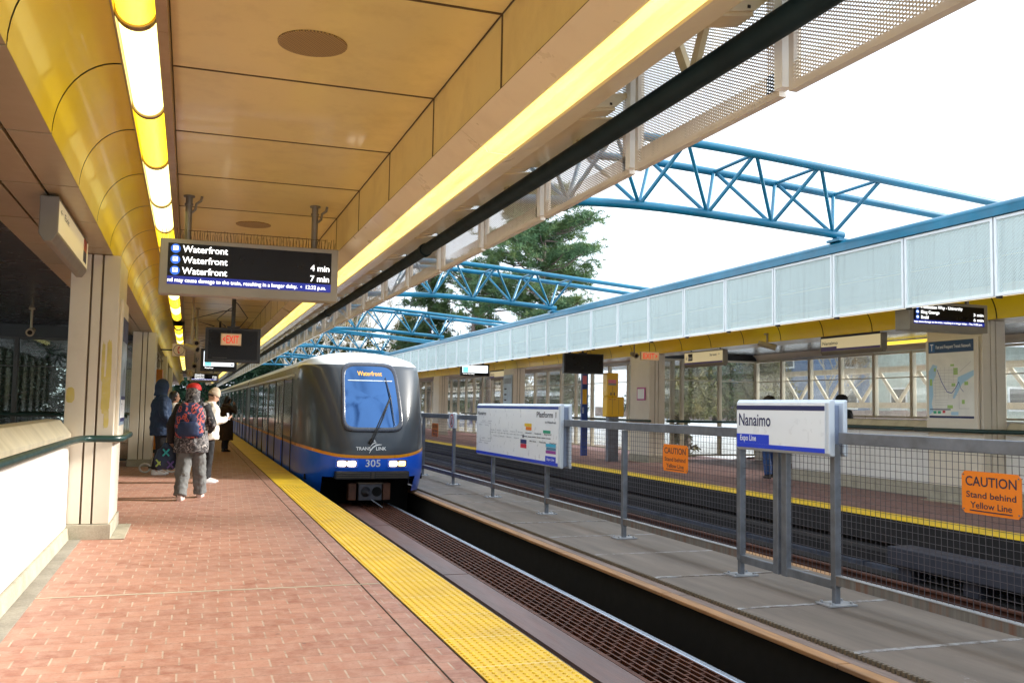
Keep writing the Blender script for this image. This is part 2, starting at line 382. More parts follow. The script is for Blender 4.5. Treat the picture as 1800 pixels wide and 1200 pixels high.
# ------------------------------------------------------------------ ground
m = MB(); m.quad((-900, -300, -1.35), (900, -300, -1.35), (900, 1700, -1.35), (-900, 1700, -1.35)); struct('ground', m, SNOW)
BZ = lambda x: -.35 + 1.2 * max(0., min(1., (x - 14.2) / 8.)) ** .8
m = MB(); xs_ = [14.2 + .8 * i for i in range(14)] + [30, 60, 200]; ys_ = [24.95] + [26 + 3 * i for i in range(40)]
gv = [(x, y, BZ(x) + .10 * noise.noise(Vector((x * .3, y * .3, 0)))) for y in ys_ for x in xs_]; w_ = len(xs_)
m.add(gv, [(j * w_ + i, j * w_ + i + 1, (j + 1) * w_ + i + 1, (j + 1) * w_ + i) for j in range(len(ys_) - 1) for i in range(w_ - 1)], True)
struct('snowy_bank', m, SNOW)

# ------------------------------------------------------------------ platforms
Y0, Y1 = -5.0, 95.0
def platform(side, name):
    X = (lambda x: x) if side == 0 else mxx
    xe = 2.09
    m = MB(); m.box(X(-6.6), X(1.55), Y0, Y1, -.35, 0); 
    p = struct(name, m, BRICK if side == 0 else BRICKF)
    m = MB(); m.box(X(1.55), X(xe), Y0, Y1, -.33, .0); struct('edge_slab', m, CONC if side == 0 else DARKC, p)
    m = MB()
    m.mi = 0
    y = Y0 + .1; k = 0
    L = .655
    y = 7.72 - 19 * L
    while y < Y1 - 1:
        m.mi = 0; m.box(X(1.555), X(2.085), y + .012, y + L - .012, 0.001, .008)
        m.mi = 1; m.box(X(1.556), X(2.084), y - .012, y + .012, 0.001, .0082)
        y += L
    m.mi = 0
    if side == 0:                                    # the raised domes of the tactile tiles
        yy = 4.2
        while yy < 17:
            for i in range(10):
                cx = 1.555 + .0265 + i * .053; r = .017
                ring0 = [(cx + r * math.cos(t * math.pi / 4), yy + r * math.sin(t * math.pi / 4), .0079) for t in range(8)]
                ring1 = [(cx + .62 * r * math.cos(t * math.pi / 4), yy + .62 * r * math.sin(t * math.pi / 4), .0135) for t in range(8)]
                m.add(ring0 + ring1, [(t, (t + 1) % 8, 8 + (t + 1) % 8, 8 + t) for t in range(8)] + [tuple(range(8, 16))])
            yy += L / 12
            fr = (yy - 7.72) % L
            if fr < .02 or fr > L - .02: yy += .03
    struct('tactile_strip', m, [YEL, YELJ], p)
    m = MB(); m.box(X(1.374), X(1.382), Y0, Y1, .0005, .003); m.box(X(1.545), X(1.552), Y0, Y1, .0005, .003)
    struct('saw_cut', m, GROOVE, p)
    m = MB()
    for yj in (7.70, 22.3, 36.9): m.box(X(-1.0), X(1.535), yj - .014, yj + .014, .0005, .0035)
    struct('expansion_joint', m, mat('joint_sealant', (.50, .44, .34), .8), p)
    m = MB(); m.box(X(-6.0), X(1.9), Y0, Y1, -1.5, -.36); m.box(X(1.9), X(1.98), Y0, Y1, -.75, -.36)
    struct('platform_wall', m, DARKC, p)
    return p
PL = platform(0, 'platform'); PR = platform(1, 'opposite_platform')

# ------------------------------------------------------------------ guideway
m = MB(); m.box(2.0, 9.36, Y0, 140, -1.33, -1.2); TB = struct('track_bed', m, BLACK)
m = MB()
y = -3.1; 
while y < 120:                                       # long cover slabs with open joints
    m.box(2.955, 3.265, y + .012, y + 4.68, -.62, -.55); y += 4.7
struct('guideway_ledge', m, BEAMC, TB)
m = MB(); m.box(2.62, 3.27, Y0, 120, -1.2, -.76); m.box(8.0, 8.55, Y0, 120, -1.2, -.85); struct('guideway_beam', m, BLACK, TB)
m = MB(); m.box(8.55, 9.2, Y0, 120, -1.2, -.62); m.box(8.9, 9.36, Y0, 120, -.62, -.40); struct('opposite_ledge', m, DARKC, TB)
m = MB()
m.box(4.5, 4.69, Y0, 120, -1.2, -.345); m.box(6.67, 6.86, Y0, 120, -1.2, -.345); struct('median_beam', m, BLACK, TB)
m = MB(); y = -2.2
while y < 118:
    for xa, xb in ((4.46, 4.575), (6.785, 6.90)): m.box(xa, xb, y + .005, y + 2.63, -.372, -.335)
    y += 2.64
struct('timber_edging', m, WOOD, TB, bevel=.008)
m = MB(); y = -1.1
while y < 118:
    for xa, xb in ((4.58, 4.715), (6.645, 6.78)): m.box(xa, xb, y + .006, y + 3.1, -.372, -.337)
    y += 3.11
struct('inner_edging', m, mat('grey_brown_plank', (.25, .18, .15), .7, var=.3, scale=3, stretch=(5, .6, 1), dirt=(.10, .08, .08), dirt_amt=.7), TB, bevel=.008)
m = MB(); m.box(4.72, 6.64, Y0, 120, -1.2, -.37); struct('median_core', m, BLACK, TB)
WK = MB(); y = -2.0; k = 0
while y < 118:
    ln = 1.56
    a = y + .011; b_ = y + ln - .011
    prof = [(4.705, -.36), (4.70, -.33), (4.715, -.306), (4.75, -.30), (6.61, -.30), (6.645, -.306), (6.66, -.33), (6.655, -.36)]
    WK.prism([(x, z + (.004 if k % 3 == 1 else 0)) for x, z in prof], 'y', a, b_); y += ln; k += 1
struct('walkway', WK, WALKT)
# ribbed lip along the near edge of the walkway
m = MB(); y = 1.0
while y < 32:
    m.box(4.685, 4.715, y, y + .026, -.336, -.303); y += .05
struct('walkway_lip', m, mat('brown_lip', (.16, .125, .085), .7), bpy.data.objects['walkway'])
# floor grating between the ledge and the rail
GR = MB(); 
for i in range(9):
    x = 3.31 + i * .068; GR.box(x, x + .018, 2.0, 60, -.60, -.558)
y = 2.0; k = 0
while y < 30:
    for i in range(9):
        if True:
            x = 3.31 + i * .068; off = .10 if i % 2 else 0
            GR.box(x + .018, x + .068, y + off, y + off + .012, -.598, -.562)
    y += .20
GR.box(3.28, 3.31, 2, 60, -.62, -.555); GR.box(3.922, 3.94, 2, 60, -.62, -.56)
tag(GR.build('floor_grating', RUST), 'rusty brown steel bar grating lying between the near rail and concrete ledge', 'grating')
def rail(x, label):
    m = MB(); z = -.62
    m.mi = 0 if x < 5 else 1; z = -.585 if x < 5 else z; m.prism([(x - .036, z - .03), (x + .036, z - .03), (x + .034, z - .006), (x + .024, z), (x - .024, z), (x - .034, z - .006)], 'y', Y0, 125)
    m.mi = 1; m.box(x - .012, x + .012, Y0, 125, z - .16, z - .03); m.box(x - .075, x + .075, Y0, 125, z - .19, z - .16)
    o = m.build('rail', [RAILS, RUST]); tag(o, label, 'rail', 'running rails on the two tracks'); return o
rail(2.93, 'running rail of the near track hidden close under the yellow platform edge')
rail(4.03, 'polished running rail of the near track beside the floor grating')
rail(7.36, 'running rail of the far track next to the fenced walkway')
rail(8.46, 'running rail of the far track close to the opposite platform')
m = MB()
for x in (2.93, 4.03, 7.36, 8.46): m.box(x - .12, x + .12, Y0, 125, -1.19, -.815)
struct('rail_plinth', m, BLACK, TB)
# power conduit along the opposite platform
m = MB()
m.box(8.80, 8.90, 1, 110, -.66, -.56); 
for k in range(38):
    y = 2 + k * 2.9; m.box(8.78, 8.92, y, y + .05, -.82, -.54)
tag(m.build('power_rail_cover', mat('conduit_grey', (.07, .08, .11), .5, metal=.3, var=.3, scale=6)), 'long grey power rail cover running below the opposite platform edge', 'power rail')
# equipment cabinet below the opposite platform
t = thing('track_cabinet', 'low grey concrete cabinet beside the far track under the opposite platform edge', 'cabinet', (8.7, 8, -.8))
mg = mat('cabinet_grey', (.035, .035, .05), .7, var=.2, bmp=.2)
m = MB(); m.box(8.50, 8.88, 7.0, 9.9, -.44, -.22); m.build('cabinet_lid', mg, t, bevel=.01)
for y in (7.1, 8.5, 9.55):
    m = MB(); m.box(8.56, 8.82, y, y + .22, -1.2, -.44); m.build('leg', mg, t)
# ------------------------------------------------------------------ canopies (near: side 0, opposite: side 1)
PITCH = 1.45
YW = emit('white_lamp_diffuser', (1, .95, .34), 1.5, uneven=.08)
YY = emit('yellow_lamp_diffuser', (1, .70, .015), 1.5, uneven=.1)
YWF = emit('far_white_diffuser', (1, .93, .5), .9)
YYF = emit('far_yellow_diffuser', (1, .70, .03), .7, uneven=.1)
YTF = emit('far_trough_diffuser', (1, .90, .65), .55)
YT = emit('yellow_trough_diffuser', (1, .72, .14), .85, uneven=.5)
def canopy(side):
    X = (lambda x: x) if side == 0 else mxx
    name = 'station_canopy'
    t = thing(name, 'station canopy with beige ceiling and yellow cove over the brick platform' if side == 0 else
              'canopy with white perforated fascia and yellow cove over the far platform', 'canopy', (X(0), 10, 3))
    jo = 4.55 if side == 0 else 4.38
    k0, k1 = -6, 62
    ys = [jo + PITCH * k for k in range(k0, k1)]
    g = .013
    ce = MB(); df = MB(); so = MB(); co = MB(); tr = MB(); dk = MB()
    for a, b in zip(ys[:-1], ys[1:]):
        ce.box(X(-.17), X(1.475), a + g, b - g, 3.5, 3.53)
        df.box(X(1.475), X(1.505), a + g, b - g, 3.10, 3.495)
        so.box(X(-1.062), X(-.822), a + g, b - g, 3.0, 3.03)
        so.box(X(-1.33), X(-1.082), a + g, b - g, 3.0, 3.03)
        so.box(X(-1.62), X(-1.35), a + g, b - g, 3.0, 3.03)
        n = 12
        vs = []
        for i in range(n + 1):
            s_ = i / n * math.pi / 2
            x = -.82 + .36 * (1 - math.cos(s_)); z = 3.0 + .47 * math.sin(s_)
            vs += [(X(x), a + g, z), (X(x), b - g, z)]
        co.add(vs, [(2 * i, 2 * i + 1, 2 * i + 3, 2 * i + 2) for i in range(n)], True)
        # joint strip behind the cove panels
        vs = []
        for i in range(n + 1):
            s_ = i / n * math.pi / 2
            x = -.83 + .36 * (1 - math.cos(s_)); z = 3.008 + .47 * math.sin(s_)
            vs += [(X(x), b - .03, z), (X(x), b + .03, z)]
        dk.add(vs, [(2 * i, 2 * i + 1, 2 * i + 3, 2 * i + 2) for i in range(n)], True)
    jt = MB()
    for b in ys[1:-1]:
        jt.box(X(-.17), X(1.474), b - .009, b + .009, 3.4975, 3.507); jt.box(X(1.4725), X(1.482), b - .009, b + .009, 3.10, 3.4965)
    jt.box(X(1.466), X(1.474), ys[0], ys[-1], 3.4955, 3.4972); jt.box(X(1.4718), X(1.474), ys[0], ys[-1], 3.099, 3.104)
    jt.build('joint_strip', JOINT, t)
    dk.box(X(-.17), X(1.5), ys[0], ys[-1], 3.56, 3.575); dk.box(X(1.525), X(1.54), ys[0], ys[-1], 3.10, 3.5)
    dk.box(X(-1.62), X(-.825), ys[0], ys[-1], 3.034, 3.05)
    # trough: cream casing with an open slot that takes the strip lights
    a, b = ys[0], ys[-1]
    for k in range(0, len(ys) - 2, 2):
        a, b = ys[k] + .72 + .002, ys[k + 2] + .72 - .002
        tr.prism([(X(x), z) for x, z in [(1.47, 3.098), (1.46, 3.085), (1.585, 3.0), (1.60, 3.0), (1.60, 3.10)]], 'y', a, b)
        tr.prism([(X(x), z) for x, z in [(1.80, 3.10), (1.80, 3.0), (1.815, 2.995), (1.975, 3.04), (1.985, 3.055), (1.985, 3.15), (1.97, 3.15)]], 'y', a, b)
        tr.box(X(1.60), X(1.80), a, b, 3.09, 3.11)
    ce.build('ceiling', CREAMC, t, bevel=.002); df.build('drop_face', CREAMC, t, bevel=.002); so.build('soffit', mat('taupe_soffit_enamel', (.44, .35, .21), .36, var=.05, coat=.1), t, bevel=.004)
    co.build('cove', COVE, t); tr.build('light_trough', CREAMT, t); dk.build('joint_backing', GROOVE, t)
    # upstand + low dark ceiling on the outer side
    m = MB(); yy = ys[0]
    while yy < ys[-1]:
        m.box(X(-6.2), X(-1.64), yy + .006, yy + .354, 3.16, 3.18); yy += .36
    m.build('outer_ceiling', DKMET, t)
    m = MB(); m.box(X(-6.3), X(-1.62), ys[0], ys[-1], 3.185, 3.2); m.box(X(-1.635), X(-1.62), ys[0], ys[-1], 3.03, 3.17); m.build('outer_backing', GROOVE, t)
    m = MB(); m.box(X(-6.5), X(2.32), ys[0], ys[-1], 3.74, 3.82); m.build('roof', mat('roof_sheet', (.30, .30, .30), .6), t)
    # brackets between trough and screen
    for k, y in enumerate(ys[:44]):
        if side: break
        m = MB(); y += .42
        m.prism([(X(x), z) for x, z in [(1.99, 3.18), (2.33, 3.24), (2.40, 3.30), (2.40, 3.33), (1.99, 3.27)]], 'y', y, y + .02)
        m.prism([(X(x), z) for x, z in [(1.99, 3.18), (1.99, 3.165), (2.335, 3.225), (2.33, 3.24)]], 'y', y + .0201, y + .16)
        if k > 5:                                   # shingled closing plates between trough and pipe
            z_ = lambda x, f: 3.162 + (x - 1.99) * .14 + f * .02
            v_ = [(X(x), yy, z_(x, f) + dz) for dz in (0, .012) for yy, f in ((y + .16, 0), (y + 1.50, 1)) for x in (1.99, 2.42)]
            m.add(v_, [(0, 1, 3, 2), (4, 6, 7, 5), (0, 4, 5, 1), (2, 3, 7, 6), (0, 2, 6, 4), (1, 5, 7, 3)])
        for q in (.12, .3): m.mi = 1; m.box(X(1.99 + q), X(2.004 + q), y - .004, y, 3.245, 3.259)
        m.mi = 0
        m.build('bracket', [CREAMT, GROOVE], t)
        for a_, b_ in ((.30, .62), (.98, .66)):
            m = MB(); d0, d1 = Vector((0, y + a_, 3.74)), Vector((0, y + b_, 3.16)); w_ = Vector((0, .03, 0))
            m.prism([(d0.y - .032, d0.z), (d1.y - .032, d1.z), (d1.y + .032, d1.z), (d0.y + .032, d0.z)], 'x', X(2.355), X(2.385)); m.build('screen_brace', CREAMT, t)
    # drain pipe
    m = MB(); m.tube([(X(2.29), ys[0], 3.08), (X(2.29), ys[-1], 3.08)], .06, 14)
    yy = 2.2
    while yy < 60: m.tube([(X(2.29), yy, 3.08), (X(2.29), yy + .10, 3.08)], .072, 14); yy += 7.3
    m.build('drain_pipe', PIPEM, t)
    # blue edge beam
    m = MB(); m.box(X(2.33), X(2.50), ys[0], ys[-1], 3.795, 3.90); m.tube([(X(2.45), ys[0], 3.90), (X(2.45), ys[-1], 3.90)], .055, 10)
    m.build('edge_beam', BLUEP, t)
    # perforated fascia panels, one per bay
    fj = 3.45 if side == 0 else 8.52
    P = 1.5 if side == 0 else 1.465
    fy = [fj + P * k for k in range(-5, 60 if side == 0 else 56)]
    for a, b in zip(fy[:-1], fy[1:]):
        m = MB(); w = .05; z0, z1 = 2.85, 3.785
        gp = .035 if side == 0 else .012
        a2, b2 = a + gp, b - gp
        m.box(X(2.43), X(2.47), a2, a2 + w * .7, z0, z1); m.box(X(2.43), X(2.47), b2 - w * .7, b2, z0, z1)
        m.box(X(2.43), X(2.47), a2 + w * .7, b2 - w * .7, z0, z0 + .035); m.box(X(2.43), X(2.47), a2 + w * .7, b2 - w * .7, z1 - .035, z1)
        fr = m.build('screen_panel', FRAMEN if side == 0 else FRAMEW, t)
        m = MB(); m.quad((X(2.452), a2 + .03, z0 + .03), (X(2.452), b2 - .03, z0 + .03), (X(2.452), b2 - .03, z1 - .03), (X(2.452), a2 + .03, z1 - .03))
        if side == 0: m.quad((X(2.425), a2 + .03, z0 + .03), (X(2.425), b2 - .03, z0 + .03), (X(2.425), b2 - .03, z0 + .115), (X(2.425), a2 + .03, z0 + .115)); m.quad((X(2.425), a2 + .03, z0 + .03), (X(2.425), a2 + .09, z0 + .03), (X(2.425), a2 + .09, z1 - .03), (X(2.425), a2 + .03, z1 - .03))
        m.build('expanded_metal', SCRN if side == 0 else SCRW, fr)
        m = MB(); m.box(X(2.40), X(2.455), a - .03, a + .03, z0 + .02, 3.80) if side == 0 else m.box(X(2.36), X(2.425), a - .02, a + .02, z0 - .02, 3.80)
        m.build('screen_post', FRAMEW if side == 0 else BLKP, t)
    return t, ys
CN, YSN = canopy(0); CO, YSO = canopy(1)

# ------------------------------------------------------------------ ceiling lights
def tube_light(side, y0, y1, yellow, label):
    X = (lambda x: x) if side == 0 else mxx
    cx, cz, r = -.335, 3.475, .098
    t = thing('ceiling_light', label, 'ceiling light', (X(cx), (y0 + y1) / 2, cz), 'tubular lights along the yellow coves')
    m = MB(); n = 14
    def ring(y, rr): return [(X(cx + rr * math.cos(math.pi + math.pi * k / n)), y, cz + rr * math.sin(math.pi + math.pi * k / n)) for k in range(n + 1)]
    m.loft([ring(y0 + .03, r), ring(y1 - .03, r)], closed=False)
    m.build('diffuser', (YY if yellow else YW) if side == 0 else (YYF if yellow else YWF), t)
    h = MB()
    h.box(X(cx + .105), X(cx + .16), y0 + .002, y1 - .002, 3.37, 3.52); h.box(X(cx - .112), X(cx - .102), y0 + .002, y1 - .002, 3.42, 3.5)
    h.box(X(cx - .1), X(cx + .1), y0 + .002, y1 - .002, 3.50, 3.515)
    for yy in (y0 + .004, y1 - .03):
        h.loft([ring(yy, r + .012), ring(yy + .026, r + .012)], closed=False); h.loft([ring(yy, r + .012), ring(yy, r - .02)], closed=False); h.loft([ring(yy + .026, r + .012), ring(yy + .026, r - .02)], closed=False)
    h.build('housing', mat('bronze_housing', (.34, .22, .10), .35, metal=.3, var=.1), t)
pat = [1, 0, 1, 0, 1, 0, 1, 0, 0, 1, 1, 0, 1, 0, 1, 0]        # 1 = yellow
bnd = [-1.2, .4, 2.0, 3.55, 5.12, 6.74, 8.22, 9.86, 11.36, 12.9, 14.4, 15.95, 17.5, 19.0, 20.6, 22.2, 23.8]
seq = list(zip(bnd[:-1], bnd[1:], [0, 1, 0, 1, 0, 1, 0, 0, 1, 1, 0, 1, 0, 1, 0, 1]))
c = {0: 0, 1: 0}
for a, b, yl in seq:
    if b < 3.4: continue
    c[yl] += 1
    tube_light(0, a, b, yl, '%s %s tube light along the near cove, counted from the camera' % (ordn(c[yl]), 'yellow' if yl else 'white'))
y = 27.0; k = 0
while y < 60:
    k += 1
    tube_light(0, y, y + 1.55, k % 2, '%s far tube light beyond the dark gap, near platform, %s' % (ordn(k), 'yellow' if k % 2 else 'white')); y += 1.55
y = 9.2; k = 0; c = {0: 0, 1: 0}
while y < 58:
    k += 1; yl = 0 if k % 4 == 2 else 1
    if not (33.4 < y < 35.0 or 25.0 < y < 26.4):
        c[yl] += 1
        tube_light(1, y, y + 1.55, yl, '%s %s tube light under the far canopy, counted from the right' % (ordn(c[yl]), 'yellow' if yl else 'white'))
    y += 1.55
def trough_light(side, a, b, label):
    X = (lambda x: x) if side == 0 else mxx
    m = MB(); m.prism([(X(x), z) for x, z in [(1.604, 3.085), (1.612, 2.995), (1.632, 2.968), (1.758, 2.964), (1.778, 2.99), (1.786, 3.085)]], 'y', a, b)
    tag(m.build('strip_light', YT if side == 0 else YTF), label, 'strip light', 'strip lights in the canopy edge troughs')
for side in (0, 1):
    ys = YSN if side == 0 else YSO
    n = 0
    for k in range(4 if side == 0 else 8, len(ys) - 12, 2):
        a, b = ys[k] + .72, ys[k + 2] + .72
        n += 1
        trough_light(side, a + .004, b - .004, ('%s strip light in the near canopy edge trough, counted from the camera' if side == 0 else
                     '%s strip light behind the far white screens, counted from the right') % ordn(n))
# ceiling loudspeakers
for i, (x, y) in enumerate(((.59, 5.32), (.63, 11.1), (.63, 16.9))):
    m = MB(); n = 28; r = .195
    m.mi = 0; m.loft([[(x + rr * math.cos(2 * math.pi * k / n), y + rr * math.sin(2 * math.pi * k / n), z) for k in range(n)] for rr, z in ((r, 3.5), (r, 3.493), (r - .012, 3.491), (.01, 3.491))], smooth=False)
    mm = 'speaker_mesh'
    if mm not in MAT:
        sm, nt, b = nodes(mm); co_ = coord(nt); sp = nt.nodes.new('ShaderNodeSeparateXYZ'); nt.links.new(co_, sp.inputs[0])
        v = math_n(nt, 'MULTIPLY', math_n(nt, 'SINE', math_n(nt, 'MULTIPLY', sp.outputs[0], 330)), math_n(nt, 'SINE', math_n(nt, 'MULTIPLY', sp.outputs[1], 260)))
        nt.links.new(mixc(nt, math_n(nt, 'GREATER_THAN', v, .05), (.42, .27, .085), (.13, .08, .025)), b.inputs['Base Color']); MAT[mm] = sm
    tag(m.build('ceiling_speaker', MAT[mm]), ['large round perforated speaker grille in the beige ceiling before the departure board',
        'round speaker grille in the beige ceiling just behind the departure board', 'round speaker grille farther down the beige ceiling'][i], 'speaker')

# ------------------------------------------------------------------ roof trusses over the tracks
def truss(yc, label, proto=None):
    if proto is not None: return copy_tree(proto, (0, yc - proto.location.y, 0), label)
    t = thing('roof_truss', label, 'truss', (XC, yc, 4), 'blue tubular trusses spanning the tracks')
    zt = lambda x: 5.085 - .078 * math.sqrt((x - XC) ** 2 + 1.2)
    zb = lambda x: 4.285 - .067 * math.sqrt((x - XC) ** 2 + 1.0)
    hw = .53
    xs = [XC - 5.8 + i * .29 for i in range(41)]
    for s_ in (-1, 1):
        m = MB(); m.tube([(x, yc + s_ * hw, zt(x)) for x in xs], .056, 12); m.build('top_chord', BLUEP, t)
    xb = [2.36 + i * .332 for i in range(21)]
    m = MB(); m.tube([(x, yc, zb(x)) for x in xb], .062, 12); m.build('bottom_chord', BLUEP, t)
    nodes_b = [XC - 3.15 + i * 1.05 for i in range(7)]
    for x in nodes_b:
        for s_ in (-1, 1):
            for dx in (-.60, .42):
                xt = x + dx; m = MB()
                m.tube([(x, yc, zb(x)), (xt, yc + s_ * hw, zt(xt))], .027 if dx < 0 else .030, 8, caps=False); m.build('web_brace', BLUEP, t)
        m = MB(); xt = x + .42; m.tube([(xt, yc - hw, zt(xt)), (xt, yc + hw, zt(xt))], .027, 8, caps=False); m.build('cross_tie', BLUEP, t)
    for s_ in (-1, 1):
        m = MB(); x = XC + s_ * 3.23; m.box(x - .09, x + .09, yc - .14, yc + .14, 3.95, 3.985); m.box(x - .05, x + .05, yc - .05, yc + .05, 3.985, zb(x)); m.build('foot_plate', BLUEP, t)
        x = XC + s_ * 5.72
        for q in (-hw, hw): m = MB(); m.tube([(x, yc + q, zt(x)), (x, yc + q, 3.821)], .036, 8); m.build('end_post', BLUEP, t)
    return t
T1 = truss(11.35, 'nearest blue tubular truss, set against the white sky')
for y, l in ((22.75, 'second blue truss, crossing in front of the pine crown'), (34.2, 'third blue truss, above the train roof and conifer'),
             (45.6, 'fourth blue truss, low behind the bare pale trees'), (57.0, 'fifth blue truss, showing left above the train roof'), (68.5, 'farthest blue truss, a thin line before dark conifers')):
    truss(y, l, T1)
# ------------------------------------------------------------------ columns
def column(side, y, label, kerb=.16):
    X = (lambda x: x) if side == 0 else mxx
    t = thing('column', label, 'column', (X(-.96), y + .6, 0), 'canopy columns')
    xl, xr = -1.22, -.74
    L = 1.2; zb = kerb
    m = MB()
    for a, b in ((xl, -1.029), (-1.009, -.922), (-.902, xr)): m.box(X(a), X(b), y, y + .04, zb, 2.995)
    for a, b in ((xl, -1.029), (-1.009, -.922), (-.902, xr)): m.box(X(a), X(b), y + L - .04, y + L, zb, 2.995)
    m.build('end_panel', CREAM, t, bevel=.006)
    m = MB(); m.box(X(xr - .03), X(xr), y + .045, y + L - .045, zb, 2.995); m.box(X(xl), X(xl + .03), y + .045, y + L - .045, zb, 2.995)
    m.build('side_panel', CREAM, t, bevel=.006)
    m = MB(); m.box(X(xl + .04), X(xr - .04), y + .03, y + L - .03, zb + .002, 2.99); m.build('core', mat('column_groove', (.16, .12, .08), .8), t)
    m = MB(); m.box(X(xl - .02), X(xr + .02), y - .03, y + L + .03, 0.0, zb - .004); m.box(X(-.72), X(-.58), y - .04, y + L + .04, .001, .01); m.build('kerb', CONCL, t, bevel=.01)
    return t
C1 = column(0, 10.8, 'cream column nearest the camera on the brick platform, smeared with yellow paint')
m = MB(); rr = random.Random(3)
def blob(cx, cz, w, h, n=26, j=.12):
    pts = []
    for k in range(n):
        a = 2 * math.pi * k / n; q = 1 + rr.uniform(-j, j)
        pts.append((cx + w / 2 * q * math.copysign(abs(math.cos(a)) ** .6, math.cos(a)), 10.7985, cz + h / 2 * q * math.copysign(abs(math.sin(a)) ** .6, math.sin(a))))
    rr.off = getattr(rr, 'off', 0) + .0004
    m.add([(p[0], p[1] - rr.off, p[2]) for p in pts], [tuple(range(n))])
blob(-.868, 1.86, .032, .42, j=.12); blob(-.812, 1.80, .05, .56, j=.12); blob(-.83, 1.50, .085, .40, j=.06); blob(-.815, 1.26, .05, .20, j=.06); blob(-1.17, 1.50, .08, .16, j=.05)
m.build('paint_smear', mat('pale_yellow_paint', (.66, .55, .16), .5, var=.1, dirt=(.66, .60, .42), dirt_amt=.7, dirt_scale=9), C1)
m = MB(); m.box(-.74, -.705, 10.98, 11.9, 1.0, 2.55); m.build('notice_board', CREAM, C1, bevel=.008)
m = MB(); m.box(-.7045, -.70, 11.06, 11.82, 1.18, 2.36); m.build('poster', mat('bluish_poster', (.25, .33, .42), .3, var=.5, scale=3, stretch=(1, 1, .6), dirt=(.55, .6, .65), dirt_amt=.8), C1)
m = MB(); m.box(-.6995, -.697, 11.06, 11.82, 2.10, 2.36); m.build('poster_heading', NAVY, C1)
m = MB(); m.box(-.6995, -.697, 11.10, 11.78, 1.22, 1.50); m.mi = 1; m.box(-.6965, -.695, 11.10, 11.78, 1.22, 1.26); m.box(-.6965, -.695, 11.10, 11.78, 1.46, 1.50)
m.text('T', (-.6945, 11.2, 1.33), (0, 1, 0), (0, 0, 1), .09); m.build('notice', [SIGNW, NAVY], C1)
column(0, 22.5, 'cream column behind the hooded person in the blue jacket')
column(0, 34.1, 'third cream column along the near platform, behind the waiting people')
column(0, 45.7, 'fourth cream column far down the near platform')
MC = column(1, 11.85, 'cream column on the far platform carrying the transit map', .27)
column(1, 23.45, 'cream column on the far platform beside the yellow emergency cabinet', .2)
column(1, 35.05, 'cream column on the far platform with the tall pale blue timetable', .2)
column(1, 46.65, 'farthest visible cream column on the opposite platform', .2)
# transit map on the far column (a plain invented map: coast, land, parks and routes)
m = MB(); m.box(12.04, 12.08, 11.90, 13.02, 1.16, 2.72); m.build('map_case', CREAM, MC, bevel=.01)
m = MB(); y0, y1, z0, z1 = 11.97, 12.95, 1.40, 2.50
m.mi = 0; m.box(12.036, 12.0395, y0, y1, z0, z1)
def mp(u, v, q=0): return (12.0345 - q * .0006, y1 - u * (y1 - y0), z0 + v * (z1 - z0))
m.mi = 1; m.add([mp(*p, 1) for p in ((0, .05), (0, .72), (.1, .83), (.2, .80), (.16, .66), (.09, .55), (.10, .35), (.06, .22), (.10, .10))], [tuple(range(9))])
m.add([mp(*p, 1) for p in ((.66, .62), (1, .72), (1, .64), (.75, .52), (.58, .30), (.54, .30), (.64, .52))], [tuple(range(7))]); m.add([mp(*p, 1) for p in ((.5, .05), (.66, .05), (.66, .1), (.5, .1))], [(0, 1, 2, 3)])
m.mi = 2
for u, v, w, h in ((.02, .50, .06, .10), (.56, .66, .10, .10), (.50, .79, .08, .03), (.80, .50, .08, .05), (.74, .22, .06, .06), (.42, .15, .12, .05), (.52, .48, .08, .05), (.12, .72, .05, .05)):
    m.add([mp(u, v, 2), mp(u + w, v, 2), mp(u + w, v + h, 2), mp(u, v + h, 2)], [(0, 1, 2, 3)])
m.mi = 3; rr = random.Random(5)
def seg(pts, q=3, w=.006):
    for (a, b), (c, d) in zip(pts[:-1], pts[1:]):
        dx, dy = c - a, d - b; l = math.hypot(dx, dy) or 1; nx, ny = -dy / l * w, dx / l * w
        m.add([mp(a - nx, b - ny, q), mp(c - nx, d - ny, q), mp(c + nx, d + ny, q), mp(a + nx, b + ny, q)], [(0, 1, 2, 3)])
for k in range(9):
    v = .34 + .05 * k; seg([(.12, v), (.3, v + rr.uniform(-.01, .01)), (.66, v + rr.uniform(-.02, .02))], 3, .0022)
for k in range(5): u = .15 + .1 * k; seg([(u, .3), (u + .02, .78)], 3, .0022)
for k in range(5): v = .12 + .04 * k; seg([(.14, v), (.45, v)], 3, .0022)
seg([(.68, .5), (.68, .15), (.9, .15)], 3, .003); seg([(.7, .7), (.95, .85)], 3, .003)
m.mi = 4; seg([(.2, .74), (.3, .55), (.42, .40), (.52, .38), (.6, .45), (.68, .55)], 4); seg([(.68, .55), (.72, .45), (.78, .40)], 4, .004)
m.mi = 5; m.box(12.0325, 12.0335, y0 + .005, y1 - .005, z0 + .005, z0 + .04); m.box(12.0325, 12.0335, y0 + .5, y1 - .02, z0 + .14, z0 + .155)
m.mi = 6; m.add([mp(.1, .07, 3), mp(.17, .07, 3), mp(.17, .11, 3), mp(.1, .11, 3)], [(0, 1, 2, 3)]); m.add([mp(.2, .07, 3), mp(.27, .07, 3), mp(.27, .11, 3), mp(.2, .11, 3)], [(0, 1, 2, 3)])
m.mi = 7; m.add([mp(.31, .08, 3), mp(.37, .08, 3), mp(.37, .12, 3), mp(.31, .12, 3)], [(0, 1, 2, 3)])
